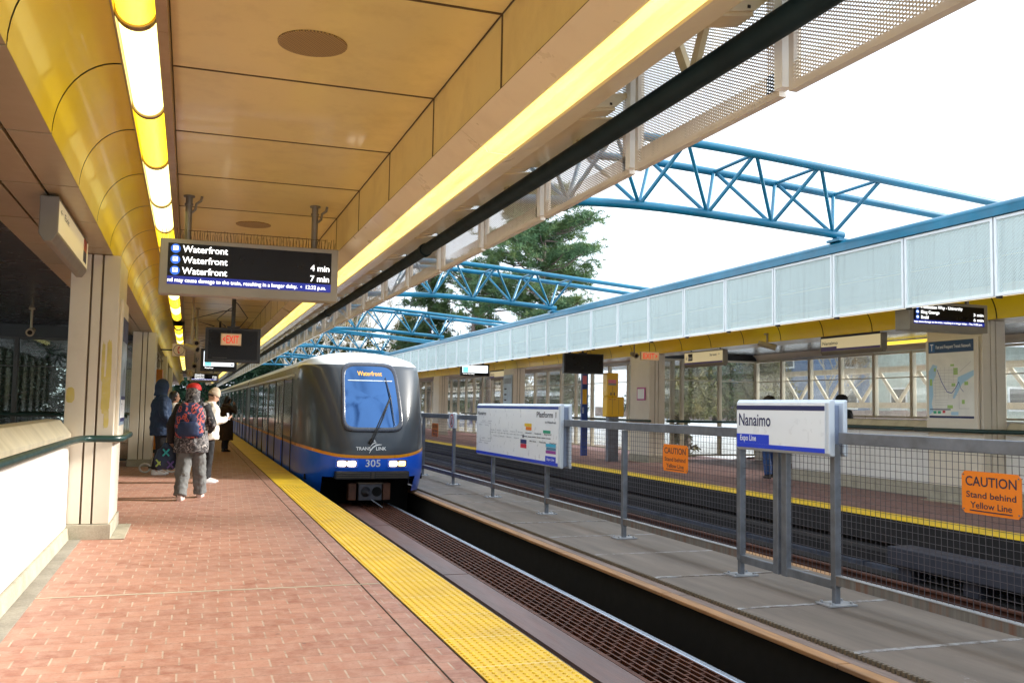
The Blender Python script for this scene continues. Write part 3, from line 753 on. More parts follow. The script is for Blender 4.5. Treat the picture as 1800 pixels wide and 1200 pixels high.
m.build('transit_map', [mat('map_land', (.86, .87, .82), .4, var=.06), mat('map_water', (.42, .68, .88), .4, var=.03), mat('map_park', (.40, .62, .18), .4, var=.03), mat('map_street', (.55, .55, .55), .5), mat('map_line', (.10, .14, .40), .5), NAVY, mat('map_green', (.05, .45, .25), .5), mat('map_red', (.6, .06, .08), .5)], MC)
m = MB(); m.mi = 0; m.box(12.034, 12.0392, y0, y1, z1 + .003, z1 + .20); m.mi = 1
m.box(12.032, 12.0335, y1 - .14, y1 - .02, z1 + .02, z1 + .18)
m.mi = 2; m.text('T', (12.031, y1 - .045, z1 + .045), (0, -1, 0), (0, 0, 1), .11, .07)
m.text('Fast and Frequent Transit Network', (12.0325, y1 - .17, z1 + .075), (0, -1, 0), (0, 0, 1), .055, .76)
m.build('map_heading', [mat('heading_blue', (.012, .06, .16), .4), mat('heading_badge', (.02, .12, .35), .4), SIGNW], MC)
# timetable poster on the third far column
c3 = [o for o in bpy.data.objects if o.name.startswith('column') and abs(o.location.y - 35.65) < .1 and o.location.x > 5][0]
m = MB(); m.box(12.06, 12.079, 35.1, 36.15, 1.0, 2.75); m.mi = 1; m.box(12.055, 12.0595, 35.2, 36.05, 2.4, 2.62); m.mi = 2
for k in range(4): m.box(12.055, 12.0595, 35.75, 36.02, 1.5 + .22 * k, 1.56 + .22 * k)
m.build('timetable', [mat('pale_blue_poster', (.42, .55, .68), .4), mat('grey_print', (.25, .30, .36), .5), INK], c3)
m = MB(); m.box(12.60, 13.0, 23.43, 23.449, 1.72, 2.08); c2 = [o for o in bpy.data.objects if o.name.startswith('column') and abs(o.location.y - 24.05) < .1 and o.location.x > 5][0]
m = MB(); m.box(12.064, 12.079, 23.65, 24.15, 1.72, 2.08); m.mi = 1; m.box(12.060, 12.0635, 23.70, 24.10, 1.76, 2.04); m.build('notice', [mat('magenta_border', (.45, .03, .25), .4), SIGNW], c2)

# ------------------------------------------------------------------ parapets and handrails
def parapet(side, ya, yb, label, dz, cuts, gaps=()):
    X = (lambda x: x) if side == 0 else mxx
    t = thing('parapet_wall', label, 'parapet', (X(-1.25), (ya + yb) / 2, 0))
    xf = -1.15 if side == 0 else -1.14
    m = MB(); ed = [ya] + cuts + [yb]
    for a, b in zip(ed[:-1], ed[1:]): m.box(X(xf), X(xf - .03), a + .004, b - .004, .135 + dz, 1.04 + dz)
    m.build('wall_panel', WHITEP, t, bevel=.004)
    m = MB(); m.box(X(xf - .035), X(xf - .22), ya, yb, 0, 1.03 + dz); m.box(X(xf - .03), X(xf - .22), ya, yb, .01, .05); m.build('core', CONC, t)
    m = MB(); m.prism([(X(x), z + dz) for x, z in [(xf + .012, 1.045), (xf + .012, 1.10), (xf - .10, 1.24), (xf - .23, 1.25), (xf - .23, 1.045)]], 'y', ya, yb)
    m.build('cap', mat('cream_cap', (.66, .60, .45), .45, var=.12, scale=2, stretch=(1, 3, 1), dirt=(.45, .40, .26), dirt_amt=.5), t, bevel=.008)
    m = MB(); m.prism([(X(x), z) for x, z in [(xf + .035, 0), (xf + .02, .125 + dz), (xf - .03, .13 + dz), (xf - .03, 0)]], 'y', ya, yb)
    yy = ya
    m.build('kerb', CONCL, t); 
    m = MB(); m.box(X(xf + .036), X(xf + .15), ya, yb, .0005, .006); m.build('gutter_strip', CONC, t)
    return t
parapet(0, -3.0, 10.78, 'white panelled parapet with cream cap and dark green handrail, left of the brick floor', 0, [3.3, 6.2, 9.1])
parapet(1, -3.0, 11.81, 'white panelled parapet on the far platform to the right of the map column', .10, [4.6, 8.4])
parapet(1, 13.09, 17.5, 'white panelled parapet on the far platform to the left of the map column', .10, [15.3])
def handrail(pts, label, r=.036, name='handrail', brk=()):
    t = thing(name, label, 'handrail', pts[0]); m = MB(); m.tube(pts, r, 12, flat=(1, 1)); m.build('rail', GREENP, t)
    if brk:
        m = MB()
        for a, b in brk: m.tube([a, b], .012, 6)
        m.build('bracket', GALV, t)
    return t
handrail([(-1.06, -3, 1.05), (-1.06, 10.2, 1.05), (-1.03, 10.55, 1.05), (-.98, 10.69, 1.05), (-.90, 10.72, 1.05), (-.74, 10.72, 1.05), (-.67, 10.76, 1.05), (-.65, 10.86, 1.05), (-.65, 12.2, 1.05)],
         'dark green tube handrail running along the near white parapet and round the column', brk=[((-1.06, y, 1.02), (-1.17, y, 1.02)) for y in (2.2, 5.1, 8.0, 9.6)])
handrail([(12.40, -3, 1.20), (12.40, 11.3, 1.20), (12.36, 11.6, 1.2), (12.0, 11.68, 1.20), (12.0, 13.25, 1.20), (12.36, 13.35, 1.2), (12.40, 13.6, 1.2), (12.40, 17.3, 1.2)], 'dark green handrail along the far white parapet under the transit map')
handrail([(12.0, 23.2, 1.15), (12.0, 42, 1.15)], 'dark handrail along the far platform behind the yellow cabinet')
handrail([(12.6, 23.36, 1.15), (16.3, 23.36, 1.15)], 'dark handrail in front of the tall windows left of the nearer station name sign')
handrail([(-5.0, 22.3, 1.12), (-1.25, 22.3, 1.12)], 'dark handrail across the shaded windows behind the near column')

# ------------------------------------------------------------------ glazed wind screens
FR = mat('beige_mullion', (.70, .64, .50), .45, var=.08)
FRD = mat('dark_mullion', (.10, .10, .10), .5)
def screen_x(y, xa, xb, z0, z1, n, label, fr, gl, mid=2.35, header=None, name='glass_screen'):
    t = thing(name, label, 'window wall', ((xa + xb) / 2, y, 0)); st = (xb - xa) / n
    for i in range(n + 1):
        x = xa + st * i; m = MB(); m.box(x - .05, x + .05, y - .06, y + .06, z0 - .003, z1 + .003); m.build('mullion', fr, t, bevel=.01)
    for i in range(n):
        m = MB(); m.box(xa + st * i + .055, xa + st * (i + 1) - .055, y - .006, y + .006, z0 + .05, z1 - .05); m.build('pane', gl, t)
    for z, d, h_ in ((z0 + .025, .045, .025), (z1 - .025, .045, .025), (mid, .012, .012)):
        m = MB(); m.box(xa, xb, y - d, y + d, z - h_, z + h_); m.build('transom', fr, t)
    if header: m = MB(); m.box(xa, xb, y - .03, y + .03, z1 + .004, header); m.build('header', BLKP, t)
    return t
def screen_y(x, ya, yb, z0, z1, n, label, fr, gl, mid=2.35, side=1, cove=True):
    t = thing('glass_screen', label, 'window wall', (x, (ya + yb) / 2, 0)); st = (yb - ya) / n
    for i in range(n + 1):
        y = ya + st * i; m = MB(); m.box(x - .06, x + .06, y - .05, y + .05, z0 - .003, z1 + .003); m.build('mullion', fr, t, bevel=.01)
    for i in range(n):
        m = MB(); m.box(x - .006, x + .006, ya + st * i + .055, ya + st * (i + 1) - .055, z0 + .05, z1 - .05); m.build('pane', gl, t)
    for z, d, h_ in ((z0 + .025, .045, .025), (z1 - .025, .045, .025), (mid, .012, .012)):
        m = MB(); m.box(x - d, x + d, ya, yb, z - h_, z + h_); m.build('transom', fr, t)
    if cove:
        m = MB(); nn = 8; sg = -1 if side else 1
        rings = []
        for i in range(nn + 1):
            a = i / nn * math.pi / 2; rings.append([(x + sg * .55 * (1 - math.cos(a)), y, z1 + .01 + .25 * math.sin(a)) for y in (ya, yb)])
        m.loft(rings, closed=False, caps=False); m.build('cove_panel', CREAM, t)
    return t
screen_x(24.75, 12.56, 16.4, .12, 2.98, 3, 'tall glazed screen across the far platform left of the station name sign', FR, GLASSD, header=3.3)
screen_y(16.4, 9.0, 24.7, 1.36, 2.98, 12, 'row of framed windows over the far stair, showing houses and a lattice girder', FR, GLASSD)
m = MB(); m.box(16.32, 16.5, -3, 24.7, -.0, 1.34); tag(m.build('stair_wall', WHITEP), 'white stair wall under the framed windows of the far platform', 'wall')
m = MB(); m.box(16.3, 16.5, -3, 9.0, 1.345, 3.2); tag(m.build('stair_wall', CREAM), 'cream wall beside the framed windows, mostly hidden behind the map column', 'wall')
screen_y(13.6, 24.9, 76.0, .12, 2.95, 35, 'long row of narrow windows along the far platform behind the route map sign', FR, GLASSD)
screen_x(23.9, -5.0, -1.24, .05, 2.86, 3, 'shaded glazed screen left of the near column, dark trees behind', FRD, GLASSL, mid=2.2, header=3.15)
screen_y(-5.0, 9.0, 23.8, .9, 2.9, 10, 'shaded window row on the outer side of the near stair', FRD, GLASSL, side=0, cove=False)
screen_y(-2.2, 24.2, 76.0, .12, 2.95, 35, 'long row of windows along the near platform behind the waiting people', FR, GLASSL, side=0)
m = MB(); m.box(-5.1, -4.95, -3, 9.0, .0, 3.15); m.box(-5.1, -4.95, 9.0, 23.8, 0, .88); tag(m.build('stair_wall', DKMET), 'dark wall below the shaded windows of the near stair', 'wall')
for i, (x, y0_, y1_) in enumerate(((15.35, 12.2, 13.9), (15.35, 16.2, 19.2), (-4.0, 17.2, 20.6))):
    m = MB(); n = 10
    rr_ = [[(x + .07 * math.cos(math.pi + math.pi * k / n), yy, 3.12 + .07 * math.sin(math.pi + math.pi * k / n)) for k in range(n + 1)] for yy in (y0_, y1_)]
    m.loft(rr_, closed=False, caps=False)
    tag(m.build('tube_lamp', YW if i == 2 else YYF), ['short yellow tube lamp right of the map column', 'yellow tube lamp above the framed windows left of the map column', 'pale tube lamp hanging over the shaded stair by the near column'][i], 'lamp', 'tube lamps over the stairs')

# ------------------------------------------------------------------ median fence
FE = thing('median_fence', 'galvanised fence with dark wire mesh on the walkway between the tracks', 'fence', (5.69, 14, -.3))
posts = [1.5, 4.4, 7.3, 8.87, 11.75, 14.68, 17.6, 20.5, 23.4, 26.3, 29.2, 32.1, 35.0, 37.9, 40.8, 43.7, 46.6, 49.5, 52.4]
for y in posts:
    m = MB(); m.box(5.655, 5.725, y - .035, y + .035, -.14, 1.165); m.box(5.662, 5.718, y - .028, y + .028, -.285, -.14); p = m.build('post', GALV, FE, bevel=.006)
    m = MB(); m.box(5.54, 5.84, y - .11, y + .11, -.296, -.283)
    for dx in (-.11, .11):
        for dy in (-.07, .07): m.tube([(5.69 + dx, y + dy, -.285), (5.69 + dx, y + dy, -.262)], .014, 6)
    m.build('base_plate', mat('zinc_plate', (.48, .50, .55), .4, metal=.5, var=.2), p)
for a, b in ((1.5, 7.20), (8.80, 55)): m = MB(); m.box(5.645, 5.735, a, b, 1.17, 1.275); m.build('top_rail', GALV, FE, bevel=.006)
for a, b in zip(posts[:-1], posts[1:]):
    if abs(a - 7.3) < .01: continue
    m = MB(); m.box(5.66, 5.72, a + .036, b - .036, -.115, -.035); m.mi = 1; m.box(5.655, 5.725, a + .036, b - .036, -.0345, -.027); m.build('bottom_rail', [GALVR, mat('pale_rail_top', (.42, .43, .46), .4, metal=.4, var=.2)], FE)  # second material: paler strip along the top edge of the rail
m = MB()
for y in (8.06, 8.20): m.box(5.66, 5.72, y - .045, y + .045, -.17, 1.05)
m.box(5.662, 5.718, 7.336, 8.014, -.16, -.08); m.box(5.662, 5.718, 8.246, 8.834, -.16, -.08); m.build('gate_frame', GALV, FE, bevel=.006)
for a, b in zip(posts[:-1], posts[1:]):
    m = MB(); w = .0017 if a < 20 else .0024
    y = a + .05
    while y < b - .04: m.box(5.702 - w, 5.702 + w, y - w, y + w, -.05, 1.17); y += .063
    z = -.04 + .03
    while z < 1.17: m.box(5.707 - w, 5.707 + w, a + .036, b - .036, z - w, z + w); z += .061
    m.build('wire_mesh', WIRE, FE)

# ------------------------------------------------------------------ signs on the fence
ORANGE = mat('orange_sign', (.86, .22, .005), .4, var=.04)
def caution(y0, y1, z0, z1, label):
    t = thing('caution_sign', label, 'warning sign', (5.64, (y0 + y1) / 2, z0), 'orange caution signs on the fence')
    c = .03; x = 5.675
    m = MB(); P = [(y0 + c, z0), (y1 - c, z0), (y1, z0 + c), (y1, z1 - c), (y1 - c, z1), (y0 + c, z1), (y0, z1 - c), (y0, z0 + c)]
    m.prism(P, 'x', x, x + .008); m.build('plate', ORANGE, t)
    m = MB(); H = z1 - z0; W = y1 - y0; xx = x - .0015; ym = (y0 + y1) / 2
    m.text('CAUTION', (xx, ym, z0 + H * .66), (0, -1, 0), (0, 0, 1), H * .22, W * .86, 'C')
    m.text('Stand behind', (xx, ym, z0 + H * .38), (0, -1, 0), (0, 0, 1), H * .145, W * .84, 'C')
    m.text('Yellow Line', (xx, ym, z0 + H * .14), (0, -1, 0), (0, 0, 1), H * .145, W * .70, 'C')
    m.box(xx - .001, xx + .0005, ym - W * .36, ym + W * .36, z0 + H * .065, z0 + H * .09)
    m.build('lettering', INK, t)
    m = MB()
    for yy in (y0 + .02, y1 - .02):
        for zz in (z0 + .03, z1 - .03): m.tube([(x - .006, yy, zz), (x + .03, yy, zz)], .006, 6)
    m.build('wire_tie', GALV, t)
caution(5.23, 5.78, .71, 1.03, 'orange caution sign at the right end of the fence mesh, larger in view')
caution(10.0, 10.62, .70, 1.03, 'orange caution sign on the fence between the two station name signs')
caution(21.9, 22.5, .72, 1.04, 'small dull orange caution sign on the fence close to the train')
def fence_sign(y0, y1, z0, z1, label, draw):
    t = thing('station_sign', label, 'station sign', (5.6, (y0 + y1) / 2, z0))
    fr = mat('pale_blue_alloy', (.62, .68, .76), .35, var=.03, metal=.15)
    for xa, xb, nm in ((5.575, 5.645, 'sign_case'), (5.735, 5.785, 'rear_case')):
        m = MB(); c = .03
        P = [(y0 + .0, z0 + c), (y0 + .0, z1 - c), (y0 + .0, z1)]
        m.prism([(xa + .02, z0 - .03), (xb, z0 - .03), (xb, z1 + .03), (xa + .02, z1 + .03), (xa, z1), (xa, z0)], 'y', y0 - .05, y1 + .02)
        m.build(nm, fr, t, bevel=.012)
    m = MB(); m.box(5.6455, 5.7345, y0 + .012, y0 + .02, z0, z1 - .02); m.build('spacer', mat('shadowed_alloy', (.25, .30, .42), .4), t)
    m = MB(); m.box(5.5672, 5.5735, y0, y1, z0, z1); m.build('face', SIGNW, t)
    draw(t, y0, y1, z0, z1, 5.5655)
    return t
def draw_name(t, y0, y1, z0, z1, x):
    H = z1 - z0; W = y1 - y0
    m = MB(); m.box(x, x + .001, y0, y1, z1 - H * .16, z1 - H * .06); m.mi = 1
    m.box(x, x + .001, y0, y1, z0, z0 + H * .09); m.box(x, x + .001, y1 - W * .40, y1, z0 + H * .091, z0 + H * .30); m.build('colour_band', [NAVY, BLUEB], t)
    m = MB(); m.text('Nanaimo', (x - .0008, y1 - W * .03, z0 + H * .49), (0, -1, 0), (0, 0, 1), H * .27, W * .39); m.build('lettering', NAVY, t)
    m = MB(); m.text('Expo Line', (x - .0008, y1 - W * .045, z0 + H * .155), (0, -1, 0), (0, 0, 1), H * .125, W * .20); m.build('line_lettering', SIGNW, t)
fence_sign(7.29, 8.76, 1.08, 1.545, 'white station name sign reading Nanaimo, on the fence gate nearer the camera', draw_name)
STN = [['King George', 'Surrey Central', 'Gateway', 'Scott Road'], ['Production Way', 'Lougheed', 'Braid', 'Sapperton'],
       ['Columbia', 'New Westminster', '22nd Street', 'Edmonds', 'Royal Oak', 'Metrotown', 'Patterson', 'Joyce', '29th Avenue']]
def draw_route(t, y0, y1, z0, z1, x):
    H = z1 - z0; W = y1 - y0
    def U(u): return y1 - u * W
    def Z(v): return z0 + v * H
    def rect(m, u0, u1, v0, v1, q=0): m.box(x - q, x + .001 - q, U(u1), U(u0), Z(v0), Z(v1))
    m = MB(); m.mi = 1; rect(m, 0, 1, .94, .985); m.mi = 0; rect(m, 0, 1, 0, .055); rect(m, .875, .98, .056, .15); m.build('colour_band', [BLUEB, mat('mid_blue_print', (.02, .06, .30), .45)], t)
    tx = lambda m, s, u, v, h, w=None, al='L': m.text(s, (x - .0015, U(u), Z(v)), (0, -1, 0), (0, 0, 1), h * H, None if w is None else w * W, al)
    m = MB(); tx(m, 'Nanaimo', .015, .80, .075, .125); tx(m, 'Platform 1', .98, .80, .095, .20, 'R'); tx(m, 'to Waterfront', .98, .70, .04, .11, 'R')
    for i, s in enumerate(('Commercial', 'Main Street', 'Stadium', 'Granville', 'Burrard', 'Waterfront')): tx(m, s, .69 + .052 * i, .50 if i % 2 == 0 else .36, .026, .07, 'C')
    m.mi = 0; rect(m, .63, .93, .438, .452)
    m.build('lettering', INK, t)
    m = MB()
    rect(m, .06, .21, .64, .646); rect(m, .06, .21, .27, .276); rect(m, .208, .211, .276, .64); rect(m, .211, .62, .458, .464)
    for i, s in enumerate(STN[0]): tx(m, s, .06 + .045 * i, .67 if i % 2 else .59, .024, .05, 'C')
    for i, s in enumerate(STN[1]): tx(m, s, .06 + .045 * i, .32 if i % 2 else .22, .024, .05, 'C')
    for i, s in enumerate(STN[2]): tx(m, s, .235 + .045 * i, .50 if i % 2 == 0 else .39, .024, .06, 'C')
    for k in range(10): u = .23 + .042 * k; rect(m, u, u + .004, .446, .476)
    m.build('passed_lettering', INKL, t)
    m = MB(); cols = ['tag_yellow', 'tag_orange', 'tag_green', 'tag_navy', 'tag_red', 'tag_sky', 'tag_teal', 'tag_purple']
    rgb = [(.75, .5, .02), (.78, .22, .02), (.02, .33, .20), (.02, .03, .14), (.62, .03, .06), (.05, .45, .70), (.08, .22, .36), (.32, .05, .34)]
    for i, (u0, u1, v0, v1) in enumerate(((.645, .725, .625, .68), (.66, .725, .56, .62), (.85, .925, .53, .58), (.60, .67, .31, .385), (.60, .67, .23, .305), (.88, .98, .305, .36), (.885, .98, .25, .30), (.88, .98, .195, .245))):
        m = MB(); rect(m, u0, u1, v0, v1, .001); m.build('route_tag', mat(cols[i], rgb[i], .45, var=.03), t)
    m = MB(); tx(m, 'Expo Line', .892, .08, .042, .075); 
    for k in range(6): 
        u = .68 + .05 * k; m.ball((x - .001, U(u), Z(.445)), (.002, .014, .014), 8, 6)
    m.build('line_lettering', SIGNW, t)
    m = MB(); m.ball((x - .001, U(.63), Z(.445)), (.002, .035, .035), 10, 6); m.build('place_dot', INK, t)
fence_sign(13.9, 18.35, .53, 1.49, 'long white route map sign reading Platform 1, on the fence beside the train', draw_route)
t = thing('track_warning_sign', 'small white no-entry sign on the fence post close to the train', 'sign', (5.6, 20.4, .95))
m = MB(); m.box(5.60, 5.655, 20.14, 20.66, .97, 1.30); m.build('plate', SIGNW, t, bevel=.01)
m = MB(); cy, cz = 20.4, 1.135; n = 24
m.loft([[(5.598, cy + r_ * math.cos(2 * math.pi * k / n), cz + r_ * math.sin(2 * math.pi * k / n)) for k in range(n)] for r_ in (.15, .118)], caps=False)
m.add([(5.5975, cy - .10, cz + .085), (5.5975, cy - .085, cz + .10), (5.5975, cy + .10, cz - .085), (5.5975, cy + .085, cz - .10)], [(0, 1, 2, 3)]); m.build('ban_ring', mat('ban_red', (.65, .02, .02), .4), t)
m = MB(); m.ball((5.599, cy, cz + .06), (.002, .022, .022), 8, 6); m.box(5.5985, 5.5995, cy - .03, cy + .03, cz - .09, cz + .035); m.build('walker_pictogram', INK, t)
# ------------------------------------------------------------------ hanging displays and signs
def led_board(name, label, x0, x1, z0, z1, y, rows, band, poles=True, depth=.2, icons=True, spikes=True, pole_x=None, b=.05):
    t = thing(name, label, 'departure board', ((x0 + x1) / 2, y, z0), 'departure boards')
    m = MB(); m.box(x0, x1, y, y + depth, z0, z1); m.build('case', PLASG, t, bevel=.008)
    sx0, sx1, sz0, sz1 = x0 + .075, x1 - .07, z0 + .095, z1 - .045
    m = MB(); m.box(sx0, sx1, y - .004, y - .0005, sz0, sz1); m.build('screen', SCREENB, t)
    H = sz1 - sz0; bh = H * .20; rh = (H - bh) / 3
    m = MB(); m.box(sx0 + .001, sx1 - .001, y - .0055, y - .0045, sz0, sz0 + bh); m.build('ticker_band', LEDB, t)
    m = MB()
    for i, (a, bb) in enumerate(rows):
        zb_ = sz1 - (i + 1) * rh + rh * .22
        w = {'Waterfront': .425}.get(a)
        m = MB(); m.text(a, (sx0 + .135, y - .0065, zb_), (1, 0, 0), (0, 0, 1), rh * .60, w); m.build('led_lettering', LEDW, t)
        if bb and x1 < 30: m = MB(); m.text(bb, (sx1 - .02, y - .0065, zb_), (1, 0, 0), (0, 0, 1), rh * .56, .19, 'R'); m.build('led_lettering', LEDW, t)
    m = MB(); m.text(band, (sx0 + .005, y - .0065, sz0 + bh * .30), (1, 0, 0), (0, 0, 1), bh * .46, (sx1 - sx0) * .965)
    m.build('led_lettering', LEDW, t)
    if icons:
        m = MB()
        for i in range(3):
            cz = sz1 - (i + .5) * rh; cx = sx0 + .07; n = 16; r_ = rh * .42
            m.mi = 0; m.add([(cx + r_ * math.cos(2 * math.pi * k / n), y - .0058, cz + r_ * math.sin(2 * math.pi * k / n)) for k in range(n)], [tuple(range(n))])
            m.mi = 1; q = r_ * .5
            m.add([(cx - q, y - .0066, cz - q * .7), (cx + q, y - .0066, cz - q * .7), (cx + q, y - .0066, cz + q * 1.1), (cx - q, y - .0066, cz + q * 1.1)], [(0, 1, 2, 3)])
            m.mi = 0; m.add([(cx - q * .65, y - .0074, cz + q * .1), (cx + q * .65, y - .0074, cz + q * .1), (cx + q * .65, y - .0074, cz + q * .75), (cx - q * .65, y - .0074, cz + q * .75)], [(0, 1, 2, 3)])
        m.build('train_icon', [LEDI, LEDW], t)
    if poles:
        for px in (pole_x or (x0 + .25, x1 - .24)):
            m = MB(); m.tube([(px, y + .1, z1), (px, y + .1, 3.498)], .033, 12); m.tube([(px, y + .1, 3.40), (px, y + .1, 3.42)], .042, 12)
            m.tube([(px, y + .1, 3.485), (px, y + .1, 3.499)], .055, 12)
            m.tube([(px + .03, y + .08, 3.33), (px + .06, y + .08, 3.36), (px + .07, y + .08, 3.42), (px + .11, y + .08, 3.45), (px + .12, y + .08, 3.497)], .013, 8); m.build('hanger_pole', mat('grey_pole', (.24, .23, .21), .45, metal=.4), t)
    if spikes:
        m = MB(); x = x0 + .02
        while x < x1 - .02:
            m.tube([(x, y + .04, z1), (x + rnd.uniform(-.012, .012), y + .02, z1 + rnd.uniform(.085, .11))], .0022, 4, caps=False)
            m.tube([(x + .015, y + .12, z1), (x + rnd.uniform(0, .03), y + .15, z1 + rnd.uniform(.08, .10))], .0022, 4, caps=False); x += .032
        m.box(x0 + .25, x1 - .13, y + .018, y + .022, z1 + .088, z1 + .092); m.build('bird_spikes', mat('spike_wire', (.10, .07, .045), .5, metal=.4), t)
    return t
BAND = 'nd may cause damage to the train, resulting in a longer delay.  \u2022  12:32 p.m.'
led_board('departure_board', 'large departure board hanging over the platform, three Waterfront rows', -.32, 1.41, 2.50, 3.045, 9.7, [('Waterfront', ''), ('Waterfront', '4 min'), ('Waterfront', '7 min')], BAND, pole_x=(-.07, 1.17))
led_board('departure_board', 'tiny departure board far down the near platform, above the red cap', .02, 1.30, 2.38, 2.80, 46, [('Waterfront', ''), ('Waterfront', '4 min'), ('Waterfront', '7 min')], BAND, spikes=False, icons=False)
led_board('departure_board', 'departure board on the far platform listing King George and Braid, above the transit map', 10.02, 11.50, 2.705, 3.135, 11.15, [('Production Way - University', ''), ('King George', '3 min'), ('Braid', '6 min')],
          'may cause damage to the train, resulting in a longer delay. - Thu 12:32 p.m.', depth=.30, spikes=False, pole_x=(10.3, 11.2))
bd = [o for o in bpy.data.objects if o.name.startswith('departure_board')][-1]
# video monitors
def monitor(x0, x1, z0, z1, y, label, dark=True, cat='monitor', lit=0):
    t = thing('video_monitor', label, cat, ((x0 + x1) / 2, y, z0), 'hanging video monitors')
    m = MB(); m.box(x0, x1, y, y + .12, z0, z1); m.build('case', BLKP, t, bevel=.01)
    m = MB(); m.box(x0 + .05, x1 - .05, y - .004, y - .0005, z0 + .05, z1 - .04); m.build('screen', SCREENB, t)
    if lit:
        W = x1 - x0
        m = MB(); zz0, zz1 = z0 + .13, z1 - .06; m.mi = 0; m.box(x0 + .07, x1 - .07, y - .006, y - .0045, zz0, zz1); m.mi = 1; m.box(x0 + .10, x0 + .10 + W * .18, y - .0075, y - .0062, zz0 + .01, zz1 - .06)
        m.mi = 2; m.text('to help others', (x0 + W * .45, y - .0075, zz1 - .12), (1, 0, 0), (0, 0, 1), .035); m.box(x1 - .14, x1 - .10, y - .0075, y - .0062, zz0 + .02, zz0 + .06)
        m.build('advert', [emit('advert_white', (.85, .92, 1), .9), emit('advert_teal', (.08, .62, .75), .8), mat('advert_ink', (.08, .1, .25), .5)], t)
        m = MB(); m.text('Waterfront' if x0 < 5 else 'Production Way-University', (x0 + .10, y - .006, z0 + .07), (1, 0, 0), (0, 0, 1), .03); m.build('led_lettering', LEDW, t)
    else:
        m = MB(); m.box(x0 + .12, x0 + (x1 - x0) * .4, y - .0055, y - .0045, z0 + .07, z0 + .08); m.build('screen_text', mat('dim_print', (.05, .05, .05), .4), t)
    cx = (x0 + x1) / 2
    m = MB(); m.tube([(cx, y + .08, z1), (cx, y + .08, 3.49 if x0 < 5 else 3.4)], .03, 8); m.box(cx - .1, cx + .1, y + .03, y + .12, z1, z1 + .03)
    m.build('hanger_pole', BLKP, t)
    m = MB()
    for s_, e_ in ((-.12, .35), (.1, .45), (-.3, .3)): m.tube([(cx + s_, y + .08, z1 + .02), (cx + s_ * 2.2, y + .08, z1 + e_ * .4), (cx + s_ * .6, y + .08, z1 + e_ * .9), (cx, y + .08, z1 + e_)], .009, 6)
    m.build('cable', BLKP, t)
    return t
monitor(.22, 1.09, 2.10, 2.67, 16.0, 'black video monitor with dark screen hanging behind the exit sign')
monitor(.25, 1.12, 2.22, 2.78, 24.6, 'lit video monitor below and behind the black monitor', lit=1)
monitor(9.75, 10.95, 2.42, 2.98, 24.0, 'black video monitor under the far canopy left of the yellow cabinet')
monitor(10.2, 11.4, 2.68, 3.16, 36.0, 'lit video monitor under the far canopy next to the train', lit=1)
def exit_sign(x0, x1, z0, z1, y, label, arrow_left):
    t = thing('exit_sign', label, 'exit sign', ((x0 + x1) / 2, y, z0), 'exit signs')
    m = MB(); m.box(x0, x1, y, y + .07, z0, z1); m.build('case', mat('cream_sign_case', (.62, .50, .34), .4), t, bevel=.005)
    m = MB(); m.box(x0 + .012, x1 - .012, y - .003, y - .0005, z0 + .012, z1 - .012); m.build('panel', emit('exit_panel', (.95, .55, .28), .12, base=(.6, .42, .26)), t)
    W = x1 - x0; H = z1 - z0; m = MB()
    if arrow_left:
        m.text('EXIT', (x0 + W * .26, y - .0045, z0 + H * .18), (1, 0, 0), (0, 0, 1), H * .64, W * .62); ax, d = x0 + W * .08, 1
    else:
        m.text('EXIT', (x0 + W * .12, y - .0045, z0 + H * .18), (1, 0, 0), (0, 0, 1), H * .64, W * .62); ax, d = x0 + W * .92, -1
    zc = (z0 + z1) / 2
    m.add([(ax, y - .0045, zc), (ax + d * W * .13, y - .0045, zc - H * .22), (ax + d * W * .13, y - .0045, zc - H * .08), (ax + d * W * .06, y - .0045, zc), (ax + d * W * .13, y - .0045, zc + H * .08), (ax + d * W * .13, y - .0045, zc + H * .22)], [(0, 1, 2, 3), (0, 3, 4, 5)])
    m.build('lettering', emit('exit_red', (.8, .012, .004), .35, base=(.6, .01, .005)), t)
    m = MB(); m.tube([((x0 + x1) / 2, y + .035, z1), ((x0 + x1) / 2, y + .035, 3.49)], .008, 6); m.build('hanger_rod', BLKP, t)
exit_sign(.43, .73, 2.32, 2.50, 14.9, 'red exit sign with arrow hanging before the black near monitor', True)
exit_sign(11.58, 12.13, 2.80, 3.03, 22.95, 'red exit sign with arrow hanging before the far cream column', False)
# signs hung parallel to the platform edge
def hung_sign(side, x, y0, y1, z0, z1, label, draw, th=.13):
    s_ = 1 if side == 0 else -1
    t = thing('hanging_sign', label, 'hanging sign', (x, (y0 + y1) / 2, z0), 'cream hanging signs')
    body = mat('grey_sign_case', (.22, .20, .165), .4, var=.05); face = emit('cream_sign_face', (1, .86, .52), .16, base=(.66, .58, .40))  # face glows faintly, in place of lamplight falling on it
    m = MB(); m.prism([(x, z0), (x, z1), (x - s_ * th, z1), (x - s_ * th, z0), (x - s_ * th * .7, z0 - .06), (x - s_ * th * .3, z0 - .06)], 'y', y0, y1); m.build('case', body, t, bevel=.006)
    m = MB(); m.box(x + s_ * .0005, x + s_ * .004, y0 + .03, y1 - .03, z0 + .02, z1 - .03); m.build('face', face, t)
    draw(t, x + s_ * .0055, s_, y0 + .03, y1 - .03, z0 + .02, z1 - .03)
    m = MB()
    for yy in (y0 + .25, y1 - .25): m.tube([(x - s_ * th / 2, yy, z1), (x - s_ * th / 2, yy, 3.16)], .015, 8)
    m.build('hanger_rod', BLKP, t)
